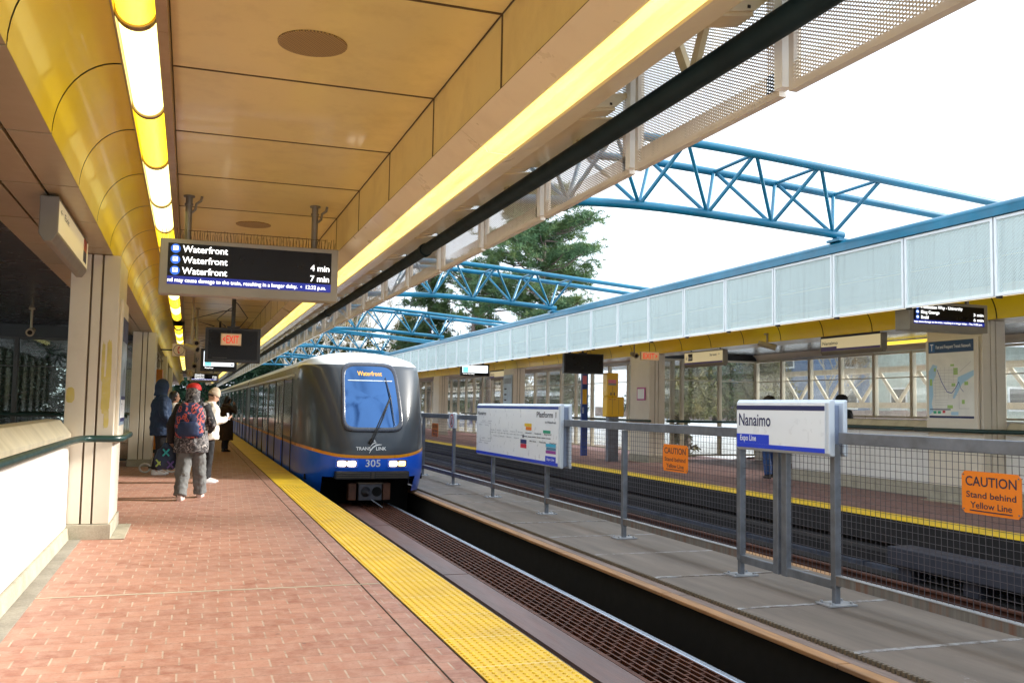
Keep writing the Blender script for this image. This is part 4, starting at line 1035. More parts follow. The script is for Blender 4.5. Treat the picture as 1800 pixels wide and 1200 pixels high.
def d_near(t, x, s_, y0, y1, z0, z1):
    m = MB(); H = z1 - z0; rt = (0, s_, 0); 
    m.text('\u2190', (x, y0 + .06, z0 + H * .62), rt, (0, 0, 1), H * .2, .14); m.text('Exit', (x, y0 + .30, z0 + H * .62), rt, (0, 0, 1), H * .2, .3); m.build('lettering', mat('grey_ink', (.12, .10, .08), .5), t)
    m = MB(); m.mi = 0; m.box(x - .001, x + .001, y1 - .38, y1 - .12, z0 + H * .55, z1); m.mi = 1; m.box(x - .001, x + .001, y1 - .38, y1 - .12, z0 + H * .12, z0 + H * .55 - .001); m.build('pictogram', [mat('sign_red', (.45, .03, .03), .4), NAVY], t)
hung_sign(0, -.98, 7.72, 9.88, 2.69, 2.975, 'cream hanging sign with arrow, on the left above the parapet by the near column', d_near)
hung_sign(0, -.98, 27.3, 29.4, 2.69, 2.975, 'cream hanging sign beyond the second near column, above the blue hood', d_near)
def d_nan(t, x, s_, y0, y1, z0, z1):
    H = z1 - z0; W = y1 - y0; m = MB(); m.box(x - .001, x + .001, y0, y1, z0, z0 + H * .16); m.box(x - .001, x + .001, y1 - W * .28, y1, z0 + H * .16, z0 + H * .34); m.mi = 1; m.box(x - .001, x + .001, y0, y1, z1, z1 + .05)
    m.build('colour_band', [mat('violet_band', (.10, .07, .30), .4), INK], t); m = MB(); m.text('Nanaimo', (x - .002, y1 - .05, z0 + H * .48), (0, -1, 0), (0, 0, 1), H * .26, W * .27); m.build('lettering', INK, t)
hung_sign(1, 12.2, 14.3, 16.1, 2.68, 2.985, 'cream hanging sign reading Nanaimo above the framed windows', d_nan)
def d_exit(t, x, s_, y0, y1, z0, z1):
    H = z1 - z0; W = y1 - y0; m = MB(); m.mi = 2; m.box(x - .001, x + .001, y0, y1, z0, z0 + H * .15); m.mi = 0; m.box(x - .001, x + .001, y1 - W * .22, y1 - W * .10, z0 + H * .3, z1 - H * .08)
    m.text('\u2193', (x - .002, y1 - W * .03, z0 + H * .4), (0, -1, 0), (0, 0, 1), H * .3); m.text('Street \u2192', (x - .002, y0 + W * .32, z0 + H * .6), (0, -1, 0), (0, 0, 1), H * .2, W * .26); m.mi = 1; m.text('Exit', (x - .003, y1 - W * .11, z0 + H * .42), (0, -1, 0), (0, 0, 1), H * .3, W * .10); m.build('lettering', [INK, SIGNW, mat('violet_band', (.1, .07, .3))], t)
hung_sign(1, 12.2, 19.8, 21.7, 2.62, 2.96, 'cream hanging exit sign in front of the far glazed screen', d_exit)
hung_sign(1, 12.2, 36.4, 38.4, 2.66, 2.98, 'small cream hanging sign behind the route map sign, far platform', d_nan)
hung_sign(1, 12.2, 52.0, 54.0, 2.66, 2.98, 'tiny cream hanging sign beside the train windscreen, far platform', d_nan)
# phone signs
def phone_sign(x, y, z, w, label):
    t = thing('phone_sign', label, 'phone sign', (x, y, z), 'square phone signs')
    m = MB(); m.box(x - w / 2, x + w / 2, y, y + .03, z - w / 2, z + w / 2); m.build('plate', mat('ivory_plate', (.66, .58, .46), .4), t, bevel=.004)
    m = MB(); n = 28
    m.loft([[(x + r_ * w * math.cos(2 * math.pi * k / n), y - .002, z + r_ * w * math.sin(2 * math.pi * k / n)) for k in range(n)] for r_ in (.42, .38)], caps=False); m.build('ring', INK, t)
    m = MB(); pts = [(x + w * (.06 - .13 * math.sin(a)), y - .003, z + w * .24 * math.cos(a)) for a in [math.pi * k / 8 for k in range(9)]]
    m.tube(pts, [w * .075, w * .06, w * .04, w * .035, w * .035, w * .035, w * .04, w * .06, w * .075], 8); m.build('handset_symbol', mat('phone_red', (.5, .03, .03), .4), t)
    m = MB(); m.tube([(x, y + .03, z), (x - .35, y + .03, z)], .015, 8); m.build('bracket', BLKP, t)
phone_sign(-.22, 20.0, 2.485, .25, 'square phone sign with red handset, left of the black monitor')
phone_sign(.02, 38.0, 2.55, .25, 'small distant phone sign beside the tiny departure board')
# cameras hanging from the ceiling
def cctv(x, y, ztop, z, label, ang=0., L=.28):
    t = thing('security_camera', label, 'camera', (x, y, z), 'security cameras')
    g = mat('camera_beige', (.34, .29, .20), .45, var=.08)
    m = MB(); m.tube([(x, y, ztop), (x, y, z + .06)], .022, 8); m.box(x - .05, x + .05, y - .05, y + .05, ztop - .03, ztop); m.build('mount', g, t)
    d = Vector((math.sin(ang), -math.cos(ang), -.25)).normalized(); c = Vector((x, y, z))
    m = MB(); m.tube([c - d * L * .5, c + d * L * .35, c + d * L * .5], [.06, .07, .075], 12); m.build('body', g, t)
    m = MB(); m.tube([c + d * (L * .5 - .01), c + d * (L * .5 + .004)], .045, 12); m.build('lens', SCREENB, t)
cctv(.12, 21.5, 3.49, 2.75, 'beige security camera on a long rod left of the exit sign')
cctv(.02, 19.0, 3.49, 2.48, 'beige security camera pointing aside, right of the phone sign', .9)
cctv(.12, 27.0, 3.49, 2.45, 'farther beige security camera low on its rod, above the red cap')
cctv(-2.85, 19.6, 3.16, 2.72, 'security camera hanging in the shaded stair beside the near column')
cctv(12.15, 17.9, 3.2, 2.93, 'grey security camera hanging left of the Nanaimo hanging sign', .9, .4)
cctv(11.35, 22.9, 3.3, 2.93, 'security camera hanging beside the far red exit sign')
# cabinets and pylons
t = thing('emergency_cabinet', 'yellow emergency cabinet on a grey stand beside the far cream column', 'cabinet', (11.3, 24, 0))
ym = mat('cabinet_yellow', (.80, .46, .01), .35, var=.04, coat=.2)
m = MB(); m.box(11.06, 11.60, 24.0, 24.3, 1.24, 1.80); m.box(11.06, 11.42, 24.0, 24.3, 1.80, 2.47); m.build('case', ym, t, bevel=.03)
m = MB(); m.box(11.225, 11.231, 23.997, 23.9995, 1.3, 2.1); m.box(11.42, 11.424, 23.997, 23.9995, 1.3, 1.8)
for xx in (11.17, 11.27): m.box(xx, xx + .03, 23.996, 23.9995, 1.84, 1.92)
m.build('seam', INK, t)
m = MB(); m.mi = 0; m.box(11.10, 11.34, 23.996, 23.9995, 2.18, 2.28); m.mi = 1; m.box(11.10, 11.34, 23.996, 23.9995, 2.12, 2.178); m.mi = 2
for xx in (11.14, 11.27): m.box(xx, xx + .06, 23.996, 23.9995, 1.72, 1.74)
m.build('label_plate', [mat('pink_label', (.80, .22, .30), .4), mat('grey_label', (.3, .3, .32), .4), mat('phone_red', (.5, .03, .03))], t)
m = MB(); m.box(11.15, 11.45, 24.05, 24.25, 0, 1.24); m.build('stand', GALV, t)
t = thing('help_pylon', 'slim blue information pylon left of the yellow cabinet', 'pylon', (11.68, 27, 0))
m = MB(); m.box(11.60, 11.80, 27, 27.12, 0, 2.58); m.build('post', mat('pylon_blue', (.015, .05, .26), .35), t, bevel=.01)
m = MB(); m.mi = 0; m.box(11.61, 11.75, 26.993, 26.999, 2.22, 2.48); m.mi = 1; m.box(11.61, 11.75, 26.993, 26.999, 1.60, 2.06); m.build('panel', [mat('pink_label', (.8, .22, .3)), ym], t)
m = MB(); m.text('INFO', (11.66, 26.997, 1.32), (0, 0, 1), (-1, 0, 0), .055); m.build('lettering', SIGNW, t)
t = thing('vending_cabinet', 'orange upright cabinet against the near column behind the blue hood', 'cabinet', (-.95, 29, 0))
m = MB(); m.box(-1.15, -.72, 28.4, 29.2, .1, 2.35); m.build('case', mat('cabinet_orange', (.62, .20, .01), .4, var=.05), t, bevel=.02)
m = MB(); m.box(-1.05, -.80, 28.393, 28.399, .9, 2.1); m.build('door', mat('door_orange', (.68, .26, .02), .35), t); m = MB(); m.box(-1.1, -.76, 28.45, 29.15, 0, .1); m.build('plinth', BLKP, t)
# wall services between the second and third near columns
m = MB(); pg = mat('conduit_pale', (.42, .40, .34), .5, metal=.3)
for i in range(4): m.tube([(-1.05 + .06 * i, 24.0, 2.75 + .03 * i), (-1.0 + .06 * i, 30, 2.6 + .05 * i), (-1.05 + .06 * i, 34, 2.72 + .03 * i)], .018, 6)
for y in (25, 27, 31): m.box(-1.06, -.86, y, y + .25, 2.5, 2.72)
tag(m.build('cable_run', pg), 'bundle of grey cable conduits and junction boxes beyond the second near column', 'conduit')
# ------------------------------------------------------------------ the train
TCX, TW, TYR, TN = 3.45, 1.29, 20.75, 3.3
ZT = [(-.30, 1.27, 18.75), (0, 1.29, 18.42), (.2, 1.29, 18.32), (.55, 1.29, 18.28), (1.0, 1.29, 18.42), (1.6, 1.29, 18.72), (2.0, 1.29, 18.98), (2.27, 1.245, 19.16), (2.38, 1.13, 19.40), (2.48, .90, 19.75), (2.55, .56, 20.15), (2.59, .20, 20.5)]
def zint(z):
    if z <= ZT[0][0]: return ZT[0][1:]
    for (a, w, y), (b, w2, y2) in zip(ZT[:-1], ZT[1:]):
        if z <= b:
            t = (z - a) / (b - a); return w + (w2 - w) * t, y + (y2 - y) * t
    return ZT[-1][1:]
def ysurf(x, z):
    w, yf = zint(z); q = min(.999, abs(x - TCX) / w)
    return TYR - (TYR - yf) * (1 - q ** TN) ** (1 / TN)
GREYT = mat('train_charcoal', (.045, .053, .066), .38, var=.04, coat=.4, scale=1, crough=.14, spec=.35)
BLUET = mat('train_blue', (.005, .13, .85), .35, var=.04, coat=.4, scale=1, crough=.1)
STRIPE = mat('train_orange_stripe', (.85, .32, .01), .3, var=.04, coat=.6)
ROOFT = mat('train_white_roof', (.78, .82, .84), .32, var=.05, coat=.3)
SILV = mat('train_door_silver', (.42, .44, .46), .25, metal=.5, var=.06)
GLT = mat('train_black_glass', (.010, .012, .015), .05, var=.05, coat=1.0, spec=.8)
WSH = mat('train_windscreen', (.05, .125, .29), .04, metal=1., var=.15, scale=.8, coat=.3)
TRAIN = thing('train', 'grey and blue metro train numbered 305 with orange stripe, arriving at the platform edge', 'train', (TCX, 19, -.6))
rows = [-.28, -.16, .05, .17, .3, .45, .575, .635, .75, .9, 1.1, 1.3, 1.5, 1.7, 1.9, 2.05, 2.18, 2.265, 2.32, 2.38, 2.46, 2.52, 2.56, 2.59]
m = MB(); NS = 56; g = []
for z in rows:
    line = []
    for i in range(NS + 1):
        th = math.pi * i / NS; fr = math.sin(th) ** 3
        zz = z - .165 * fr * math.exp(-((z - .6) / .30) ** 2) if z < 1.2 else z
        w, yf = zint(zz)
        c, s_ = math.cos(th), math.sin(th)
        line.append((TCX - w * math.copysign(abs(c) ** (2 / TN), c), TYR - (TYR - yf) * abs(s_) ** (2 / TN), zz))
    g.append(line)
vs = [p for l in g for p in l]; F = {0: [], 1: [], 2: [], 3: []}
for j in range(len(rows) - 1):
    for i in range(NS):
        a = j * (NS + 1) + i; q = (a, a + 1, a + NS + 2, a + NS + 1)
        xm = sum(vs[k][0] for k in q) / 4; zm = rows[j]
        if zm < .04 and abs(xm - TCX) < .93: continue
        F[0 if rows[j] < .57 else 1 if rows[j] < .63 else 3 if rows[j] >= 2.26 else 2].append(q)
for k in F: m.mi = k; m.add([], []); 
o0 = len(m.v); m.v += vs
for k in F:
    for q in F[k]: m.f.append(q); m.m.append(k); m.sm.append(True)
m.mi = 3; top = [(len(rows) - 1) * (NS + 1) + i for i in range(NS + 1)]
m.f.append(tuple(top)); m.m.append(3); m.sm.append(True)
m.build('cab_nose', [BLUET, STRIPE, GREYT, ROOFT], TRAIN)
m = MB(); m.box(TCX - 1.2, TCX + 1.2, 19.2, 20.9, -.05, .06); m.box(TCX - 1.0, TCX + 1.0, 19.6, 21, -1.0, -.1); m.build('underframe', BLACK, TRAIN)
# windscreen with raised surround
def wpt(th, k, off):
    hz = .685 * k; c, s_ = math.cos(th), math.sin(th); e = 2 / 7.
    z = 1.61 + hz * math.copysign(abs(s_) ** e, s_); hw = (.60 - .05 * (z - 1.6)) * k
    z += (.035 * s_ * (1 - abs(c)) if s_ > 0 else 0) * k
    x = TCX + .015 + hw * math.copysign(abs(c) ** e, c)
    return (x, ysurf(x, z) - off, z)
nn = 64; ths = [2 * math.pi * k / nn for k in range(nn)]
m = MB(); m.loft([[wpt(t, k, .006) for t in ths] for k in (.875, .7, .45, .2, .0005)], caps=False); m.build('windscreen', WSH, TRAIN)
m = MB(); m.loft([[wpt(t, k, o_) for t in ths] for k, o_ in ((1.0, -.01), (1.0, .012), (.985, .022), (.91, .022), (.885, .010), (.87, .002))], caps=False)
m.build('windscreen_surround', mat('windscreen_rubber', (.030, .034, .055), .28, coat=.5), TRAIN)
def on_nose(mb, off):
    mb.v = [(x, ysurf(x, z) - off - (0 if y is None else y), z) for x, y, z in mb.v]
m = MB(); m.text('Waterfront', (TCX + .02, 0, 2.045), (1, 0, 0), (0, 0, 1), .09, .50, 'C'); on_nose(m, .012); m.build('destination_text', emit('amber_led', (1, .50, .03), .8, base=(.3, .15, .02)), TRAIN)
m = MB()
for a in range(12): 
    xa = TCX + .03 - .46 + a * .075; m.box(xa, xa + .0752, 0, .002, 1.935, 1.952)
on_nose(m, .010); m.build('visor_edge', mat('visor_white', (.75, .8, .85), .3), TRAIN)
# writing
m = MB()
m.text('TRANS', (TCX - .335, 0, .575), (1, 0, 0), (0, 0, 1), .062, .285); m.text('LINK', (TCX + .055, 0, .575), (1, 0, 0), (0, 0, 1), .062, .20)
def ribbon(pts):
    for (a, b, w), (c, d, w2) in zip(pts[:-1], pts[1:]):
        dx, dz = c - a, d - b; l = math.hypot(dx, dz); nx, nz = -dz / l, dx / l
        m.add([(TCX + a - nx * w, 0, b - nz * w), (TCX + c - nx * w2, 0, d - nz * w2), (TCX + c + nx * w2, 0, d + nz * w2), (TCX + a + nx * w, 0, b + nz * w)], [(0, 1, 2, 3)])
ribbon([(-.08, .515, .003), (-.05, .575, .008), (-.01, .625, .011), (.05, .665, .011), (.11, .680, .009), (.17, .680, .003)])
ribbon([(-.055, .64, .002), (-.02, .685, .007), (.02, .715, .009), (.06, .735, .003)]); ribbon([(.02, .715, .004), (.045, .70, .006), (.085, .70, .002)])
cx_, cz_ = TCX + .028, .755
m.add([(cx_ + .017 * math.cos(k * math.pi / 6), 0, cz_ + .017 * math.sin(k * math.pi / 6)) for k in range(12)], [tuple(range(12))])
on_nose(m, .007); m.build('operator_logo', PLASW, TRAIN)
m = MB(); m.text('305', (TCX + .005, 0, .255), (1, 0, 0), (0, 0, 1), .135, .29, 'C'); on_nose(m, .007); m.build('fleet_number', mat('pale_blue_digits', (.80, .88, .95), .4), TRAIN)
# headlights
for s_ in (-1, 1):
    xc = TCX + s_ * .50
    m = MB(); xa, xb, za, zb = xc - .225, xc + .225, .225, .395
    y = min(ysurf(xa, .3), ysurf(xb, .3)) 
    m.mi = 0
    def ring(k, off): return [(xc + .225 * k * math.copysign(abs(math.cos(t)) ** .25, math.cos(t)), 0, .31 + .085 * k * math.copysign(abs(math.sin(t)) ** .25, math.sin(t))) for t in ths]
    def rg(k, off): return [(x, ysurf(x, z) - off, z) for x, _, z in ring(k, off)]
    m.loft([rg(1.0, -.005), rg(1.0, .012), rg(.9, .018), rg(.84, .004)], caps=False); m.mi = 1; m.loft([rg(.85, .006), rg(.4, .006), rg(.0005, .006)], caps=False)
    h = m.build('headlight', [BLUET, mat('lamp_bowl', (.10, .06, .05), .3)], TRAIN)
    for i, dx in enumerate((-.092, .092)):
        m = MB(); x0 = xc + dx
        pts = [(x0 + .078 * math.copysign(abs(math.cos(t)) ** .4, math.cos(t)), .31 + .052 * math.copysign(abs(math.sin(t)) ** .4, math.sin(t))) for t in ths]
        m.loft([[(x0 + (x - x0) * k, ysurf(x, z) - o_, .31 + (z - .31) * k) for x, z in pts] for k, o_ in ((1, .008), (.9, .022), (.4, .026), (.0005, .026))], caps=False)
        m.build('lamp', emit('lamp_amber', (1, .62, .18), 1.6) if (s_ == 1 and i == 1) else emit('lamp_white', (1, .86, .70), 5.0), h)
# slot grille, coupler
m = MB(); m.box(TCX - .72, TCX + .72, 18.27, 18.75, .02, .165); m.mi = 1
for z in (.045, .085, .125): m.box(TCX - .70, TCX - .06, 18.255, 18.27, z, z + .018); m.box(TCX + .06, TCX + .70, 18.255, 18.27, z, z + .018)
m.box(TCX - .03, TCX + .03, 18.25, 18.27, .03, .15); m.build('bumper_grille', [BLKP, mat('grille_brown', (.07, .055, .045), .5, metal=.3)], TRAIN, bevel=.004)
cp = thing_mb = MB(); m = MB(); m.box(TCX - .22, TCX + .24, 18.55, 18.9, -.42, -.10); m.mi = 1; m.box(TCX - .24, TCX + .26, 18.52, 18.9, -.10, -.07)
CPL = m.build('coupler', [mat('coupler_grey', (.10, .10, .12), .5, metal=.5, var=.3), mat('coupler_tan', (.22, .17, .13), .6, var=.3)], TRAIN, bevel=.01)
m = MB(); m.tube([(TCX - .08, 18.56, -.25), (TCX - .06, 18.50, -.25), (TCX - .04, 18.42, -.26)], [.10, .085, .03], 16); m.build('coupler_cone', mat('coupler_grey', ()), CPL)
m = MB(); m.tube([(TCX + .14, 18.549, -.25), (TCX + .14, 18.535, -.25)], .095, 18); m.build('coupler_socket', BLACK, CPL)
for s_ in (-1, 1):
    m = MB(); xa = TCX + .01 + s_ * .34; m.box(xa - .075, xa + .075, 18.62, 18.9, -.42, -.09); m.build('coupler_wing', mat('coupler_rust', (.14, .055, .03), .6, var=.4), CPL, bevel=.01)
m = MB(); m.tube([(TCX + .02, 18.5, -.40), (TCX + .24, 18.42, -.55)], .014, 8); m.build('coupler_lever', GALV, CPL)
# wiper
m = MB()
def wp(x, z, off): return (TCX + x, ysurf(TCX + x, z) - off, z)
P0, P1 = wp(-.02, .78, .05), wp(.395, 1.62, .06)
for dx in (-.02, .02): m.tube([(P0[0] + dx, P0[1], P0[2]), ((P0[0] + P1[0]) / 2 + dx, (P0[1] + P1[1]) / 2 - .04, (P0[2] + P1[2]) / 2), P1], .013, 6)
m.tube([P0, (P0[0] - .05, P0[1], P0[2] - .07)], .04, 8)
m.tube([wp(.33, 2.02, .035), wp(.395, 1.62, .05), wp(.44, 1.05, .035)], [.008, .014, .008], 6); m.build('wiper', mat('wiper_black', (.012, .012, .014), .3), TRAIN)
# carriages
prof = [(-1.27, -.28), (-1.29, 0), (-1.29, .575), (-1.29, .635), (-1.29, 1.7), (-1.29, 2.0), (-1.245, 2.265), (-1.13, 2.38), (-.98, 2.45), (-.75, 2.52), (-.4, 2.57), (0, 2.585)]
prof = prof + [(-x, z) for x, z in reversed(prof[:-1])]
pm = [0, 0, 1, 2, 2, 2, 3, 3, 3, 3, 3]; pm = pm + pm[::-1]
DW = mat('door_silver_lower', (.20, .22, .26), .25, metal=.4)
for car in range(4):
    ya = TYR + car * 17.35; yb = ya + 16.95
    m = MB()
    for k in range(len(prof) - 1):
        (x0, z0), (x1, z1) = prof[k], prof[k + 1]; m.mi = pm[k]
        m.add([(TCX + x0, ya, z0), (TCX + x0, yb, z0), (TCX + x1, yb, z1), (TCX + x1, ya, z1)], [(0, 1, 2, 3)], False)
    m.mi = 2
    for y in (ya, yb) if car else (yb,): m.add([(TCX + x, y, z) for x, z in prof], [tuple(range(len(prof)))])
    cr = m.build('carriage', [BLUET, STRIPE, GREYT, ROOFT], TRAIN)
    if car < 3: m = MB(); m.box(TCX - 1.1, TCX + 1.1, yb + .005, yb + .395, -.2, 2.2); m.build('gangway', BLKP, TRAIN)
    m = MB(); m.box(TCX - 1.1, TCX + 1.1, ya + .5, yb - .3, -1.0, -.29); m.build('bogie_gear', BLACK, cr)
    for s_ in (-1, 1):
        def xs(o_): return TCX + s_ * (1.29 + o_)
        for d in range(4):
            c0 = ya + 3.35 + d * 4.28
            if c0 + 1.0 > yb: continue
            m = MB()
            for lf in (-1, 1):
                a, b = sorted((c0 + lf * .012, c0 + lf * .80))
                m.mi = 0; m.box(xs(.001), xs(.016), a, b, -.20, .575); m.mi = 1; m.box(xs(.001), xs(.016), a, b, .576, .634); m.mi = 2; m.box(xs(.001), xs(.016), a, b, .635, 1.98)
                m.mi = 3; m.box(xs(.0165), xs(.022), a + .16, b - .16, .98, 1.88)
                m.mi = 4; m.box(xs(.0165), xs(.02), c0 + lf * .06, c0 + lf * .10, .95, 1.9)
            m.build('door', [BLUET, STRIPE, SILV, GLT, mat('window_rubber', (.012, .012, .013), .4)], cr)
        ws = [ya + .28] + [ya + 3.35 + d * 4.28 + 1.02 for d in range(4)]
        we = [ya + 3.35 + d * 4.28 - 1.02 for d in range(4)] + [yb - .2]
        for a, b in zip(ws, we):
            if b - a < .3: continue
            m = MB(); m.box(xs(.001), xs(.012), a, b, .72, 2.0); m.build('window', GLT, cr)
            if s_ < 0:
                m = MB(); m.box(xs(.001), xs(.02), a + .1, a + .14, -.2, 2.02); m.box(xs(.001), xs(.02), b - .14, b - .1, -.2, 2.02); m.build('pillar_strip', mat('window_rubber', ()), cr)
        m = MB(); m.box(TCX + s_ * 1.27, TCX + s_ * 1.305, ya + .2, yb, 2.05, 2.10); m.build('drip_rail', ROOFT, cr)
# ------------------------------------------------------------------ trees and surroundings
BARK = mat('grey_brown_bark', (.16, .12, .105), .9, var=.3, scale=8, stretch=(1, 1, .25), bmp=.5)
BARKP = mat('pale_bare_bark', (.34, .31, .26), .85, var=.25, scale=6, stretch=(1, 1, .3))
def leaf_mat(name, c, var=.5):
    if name in MAT: return MAT[name]
    m, nt, b = nodes(name); oi = nt.nodes.new('ShaderNodeNewGeometry')
    col = ramp(nt, oi.outputs['Random Per Island'], 0, 1, tuple(x * (1 - var) for x in c), tuple(x * (1 + var) for x in c))
    co = coord(nt); col = mixc(nt, ramp(nt, noise_n(nt, co, .8, 3), .45, .7), col, (c[0] * 1.9, c[1] * 1.35, c[2] * .9))
    nt.links.new(col, b.inputs['Base Color']); setp(b, **{'Roughness': .6, 'Specular IOR Level': .25})
    MAT[name] = m; return m
PINEM = leaf_mat('pine_needles', (.095, .18, .085)); FIRM = leaf_mat('fir_needles', (.045, .090, .036)); DARKF = leaf_mat('dark_fir_needles', (.012, .042, .022)); TWIGM = leaf_mat('dry_twigs', (.20, .17, .10), .35)
OLIVE = leaf_mat('olive_leaves', (.10, .11, .035))
def tuft(mb, c, r, n, rg, up=.4, w=.16):
    for _ in range(n):
        d = Vector((rg.gauss(0, 1), rg.gauss(0, 1), rg.gauss(0, 1) * .7 + up)).normalized()
        s_ = d.cross(Vector((rg.uniform(-1, 1), rg.uniform(-1, 1), rg.uniform(-1, 1)))).normalized() * (r * w)
        p = Vector(c) + d * r * .15; q = Vector(c) + d * r * rg.uniform(.7, 1.15)
        mb.add([p - s_ * .5, p + s_ * .5, q + s_ * .25, q - s_ * .25], [(0, 1, 2, 3)])
def pine(seed, H, z0, z1, spread, label, loc, trunks=((0, 0),), M=PINEM, clumps=420, name='pine_tree', r=.42, needle=24, conic=False, nb_=34, w=.16):
    rg = random.Random(seed)
    t = thing(name, label, 'tree', loc)
    L = Vector(loc)
    m = MB()
    for dx, dy in trunks:
        pts = [L + Vector((dx + rg.uniform(-.15, .15) * k / 6, dy, H * k / 6)) for k in range(7)]
        m.tube(pts, [.34 * H / 16 * (1 - .13 * k) for k in range(7)], 10)
    cr = MB(); nb = nb_
    for i in range(nb):
        f = (i + rg.random()) / nb; z = z0 + (z1 - z0) * f
        env = (1 - f) ** .8 if conic else (math.sin(math.pi * min(.97, .12 + f * .83))) ** .7
        ln = spread * env * rg.uniform(.65, 1.1) + .3; a = rg.uniform(0, 2 * math.pi); dx, dy = trunks[i % len(trunks)]
        b0 = L + Vector((dx, dy, z)); tip = b0 + Vector((math.cos(a) * ln, math.sin(a) * ln, (-.25 if conic else .22) * ln))
        mid = b0.lerp(tip, .5) + Vector((0, 0, -.08 * ln if not conic else .06 * ln))
        m.tube([b0, mid, tip], [.07 * H / 16 + .02, .05, .02], 6, caps=False)
        k = max(3, int(clumps / nb * (.4 + ln / spread)))
        for _ in range(k):
            u = rg.random() ** .6; c = b0.lerp(tip, u) + Vector((rg.gauss(0, .10 + .11 * ln * u), rg.gauss(0, .10 + .11 * ln * u), rg.gauss(0, .16) + .1))
            tuft(cr, c, r * rg.uniform(.7, 1.25), needle, rg, .5 if not conic else -.1, w)
    m.build('trunk', BARK, t); cr.build('crown', M, t)
    return t
pine(33, 16.5, 7.8, 17.4, 4.7, 'tall dark green pine with open sky gaps, rising above the second blue truss', (22.7, 60, -1.3), trunks=((0, 0),), clumps=3800, r=.34, nb_=66, w=.11)
pine(12, 12.5, 8.3, 12.6, 2.6, 'twin-stemmed pine left of the tallest pine, seen through the second truss', (18.3, 61, -1.3), trunks=((-.1, 0), (1.1, .4)), clumps=800, nb_=34, r=.32, w=.11)
pine(13, 13.6, 4.0, 14.0, 3.1, 'drooping conifer with olive needles behind the third blue truss', (15.8, 64, -1.3), M=FIRM, clumps=2200, nb_=60, r=.32, w=.11, conic=True, name='conifer_tree')
pine(14, 8.6, 4.6, 9.0, 2.6, 'small conifer low behind the far fascia, right of the drooping conifer', (20.2, 66, -1.3), M=FIRM, clumps=600, r=.32, w=.11, conic=True, name='conifer_tree')
def bare_tree(seed, H, loc, label, M=BARKP, twigs=True):
    rg = random.Random(seed); t = thing('bare_tree', label, 'tree', loc, 'leafless trees beyond the tracks'); m = MB(); cr = MB()
    def grow(p, d, ln, r, lv):
        q = p + d * ln; m.tube([p, p.lerp(q, .5) + Vector((rg.uniform(-.1, .1), 0, rg.uniform(-.05, .05))) * ln * .3, q], [r, r * .85, r * .7], 6 if lv < 2 else 4, caps=False)
        if lv >= 4:
            for _ in range(9): tuft(cr, q + Vector((rg.gauss(0, .2), rg.gauss(0, .2), rg.gauss(0, .2))), .35, 5, rg, .3, .06)
            return
        for k in range(3 if lv < 3 else 2):
            d2 = (d + Vector((rg.uniform(-.7, .7), rg.uniform(-.7, .7), rg.uniform(.0, .5)))).normalized(); grow(p.lerp(q, rg.uniform(.55, 1)), d2, ln * rg.uniform(.6, .8), r * .62, lv + 1)
    grow(Vector(loc), Vector((rg.uniform(-.1, .1), 0, 1)).normalized(), H * .42, .16, 0)
    m.build('trunk', M, t); cr.build('crown', TWIGM, t); return t
for i, (x, y, H, l) in enumerate(((10.6, 78, 12.5, 'pale bare tree over the right shoulder of the train roof'), (13.6, 84, 15, 'pale leafless tree left of the drooping conifer'), (8.6, 88, 13, 'leafless tree behind the fourth truss, above the windscreen'),
        (16.5, 92, 15.5, 'slim bare tree between the third and fourth trusses'), (26.5, 72, 8, 'bare tree at the right foot of the tallest pine'), (12.0, 98, 15, 'far bare tree above the train roof'), (30.5, 40, 6.5, 'leafless tree outside the framed windows of the far stair'))):
    bare_tree(40 + i, H, (x, y, -1.3), l)
def bush_tree(seed, H, R_, loc, label, M, n=520, name='evergreen_tree', r=.5, w=.3):
    rg = random.Random(seed); t = thing(name, label, 'tree', loc); L = Vector(loc); m = MB(); m.tube([L, L + Vector((.1, 0, H * .5)), L + Vector((0, 0, H * .92))], [.25, .18, .04], 8)
    cr = MB()
    for k in range(n):
        f = rg.random(); z = H * (.08 + .92 * f); a = rg.uniform(0, 2 * math.pi); rad = R_ * (1 - f) ** .55 * math.sqrt(rg.random()) * (1 + .25 * math.sin(3 * a + 7 * f))
        tuft(cr, L + Vector((rad * math.cos(a), rad * math.sin(a), z)), r * rg.uniform(.7, 1.3), 12, rg, .1, w)
    for k in range(7):
        a = k * 2.4; z = H * (.3 + .08 * k); m.tube([L + Vector((0, 0, z)), L + Vector((math.cos(a), math.sin(a), .25)) * R_ * .5 + Vector((0, 0, z))], [.06, .02], 5, caps=False)
    m.build('trunk', BARK, t); cr.build('crown', M, t); return t
k = 0
for i, (x, y, H, R_, M) in enumerate(((1.5, 108, 13, 4.2, DARKF), (5.0, 112, 14, 4.5, DARKF), (8.0, 104, 12.5, 4.2, DARKF), (-3, 110, 13, 4.5, DARKF), (11.5, 112, 16, 5.0, OLIVE), (17.5, 110, 16.5, 5, OLIVE), (23.5, 104, 13, 5, OLIVE), (29, 96, 9.5, 4.5, FIRM))):
    bush_tree(60 + i, H, R_, (x, y, -1.3), ['dark conifer filling the far end of the line', 'dark conifer behind the farthest truss', 'dark evergreen low behind the train roof', 'dark conifer beyond the end of the near platform', 'olive evergreen behind the bare trees',
       'olive evergreen behind the drooping conifer', 'rounded olive evergreen low behind the twin pine', 'green evergreen at the foot of the tallest pine'][i], M, 1100, r=.6, w=.22)
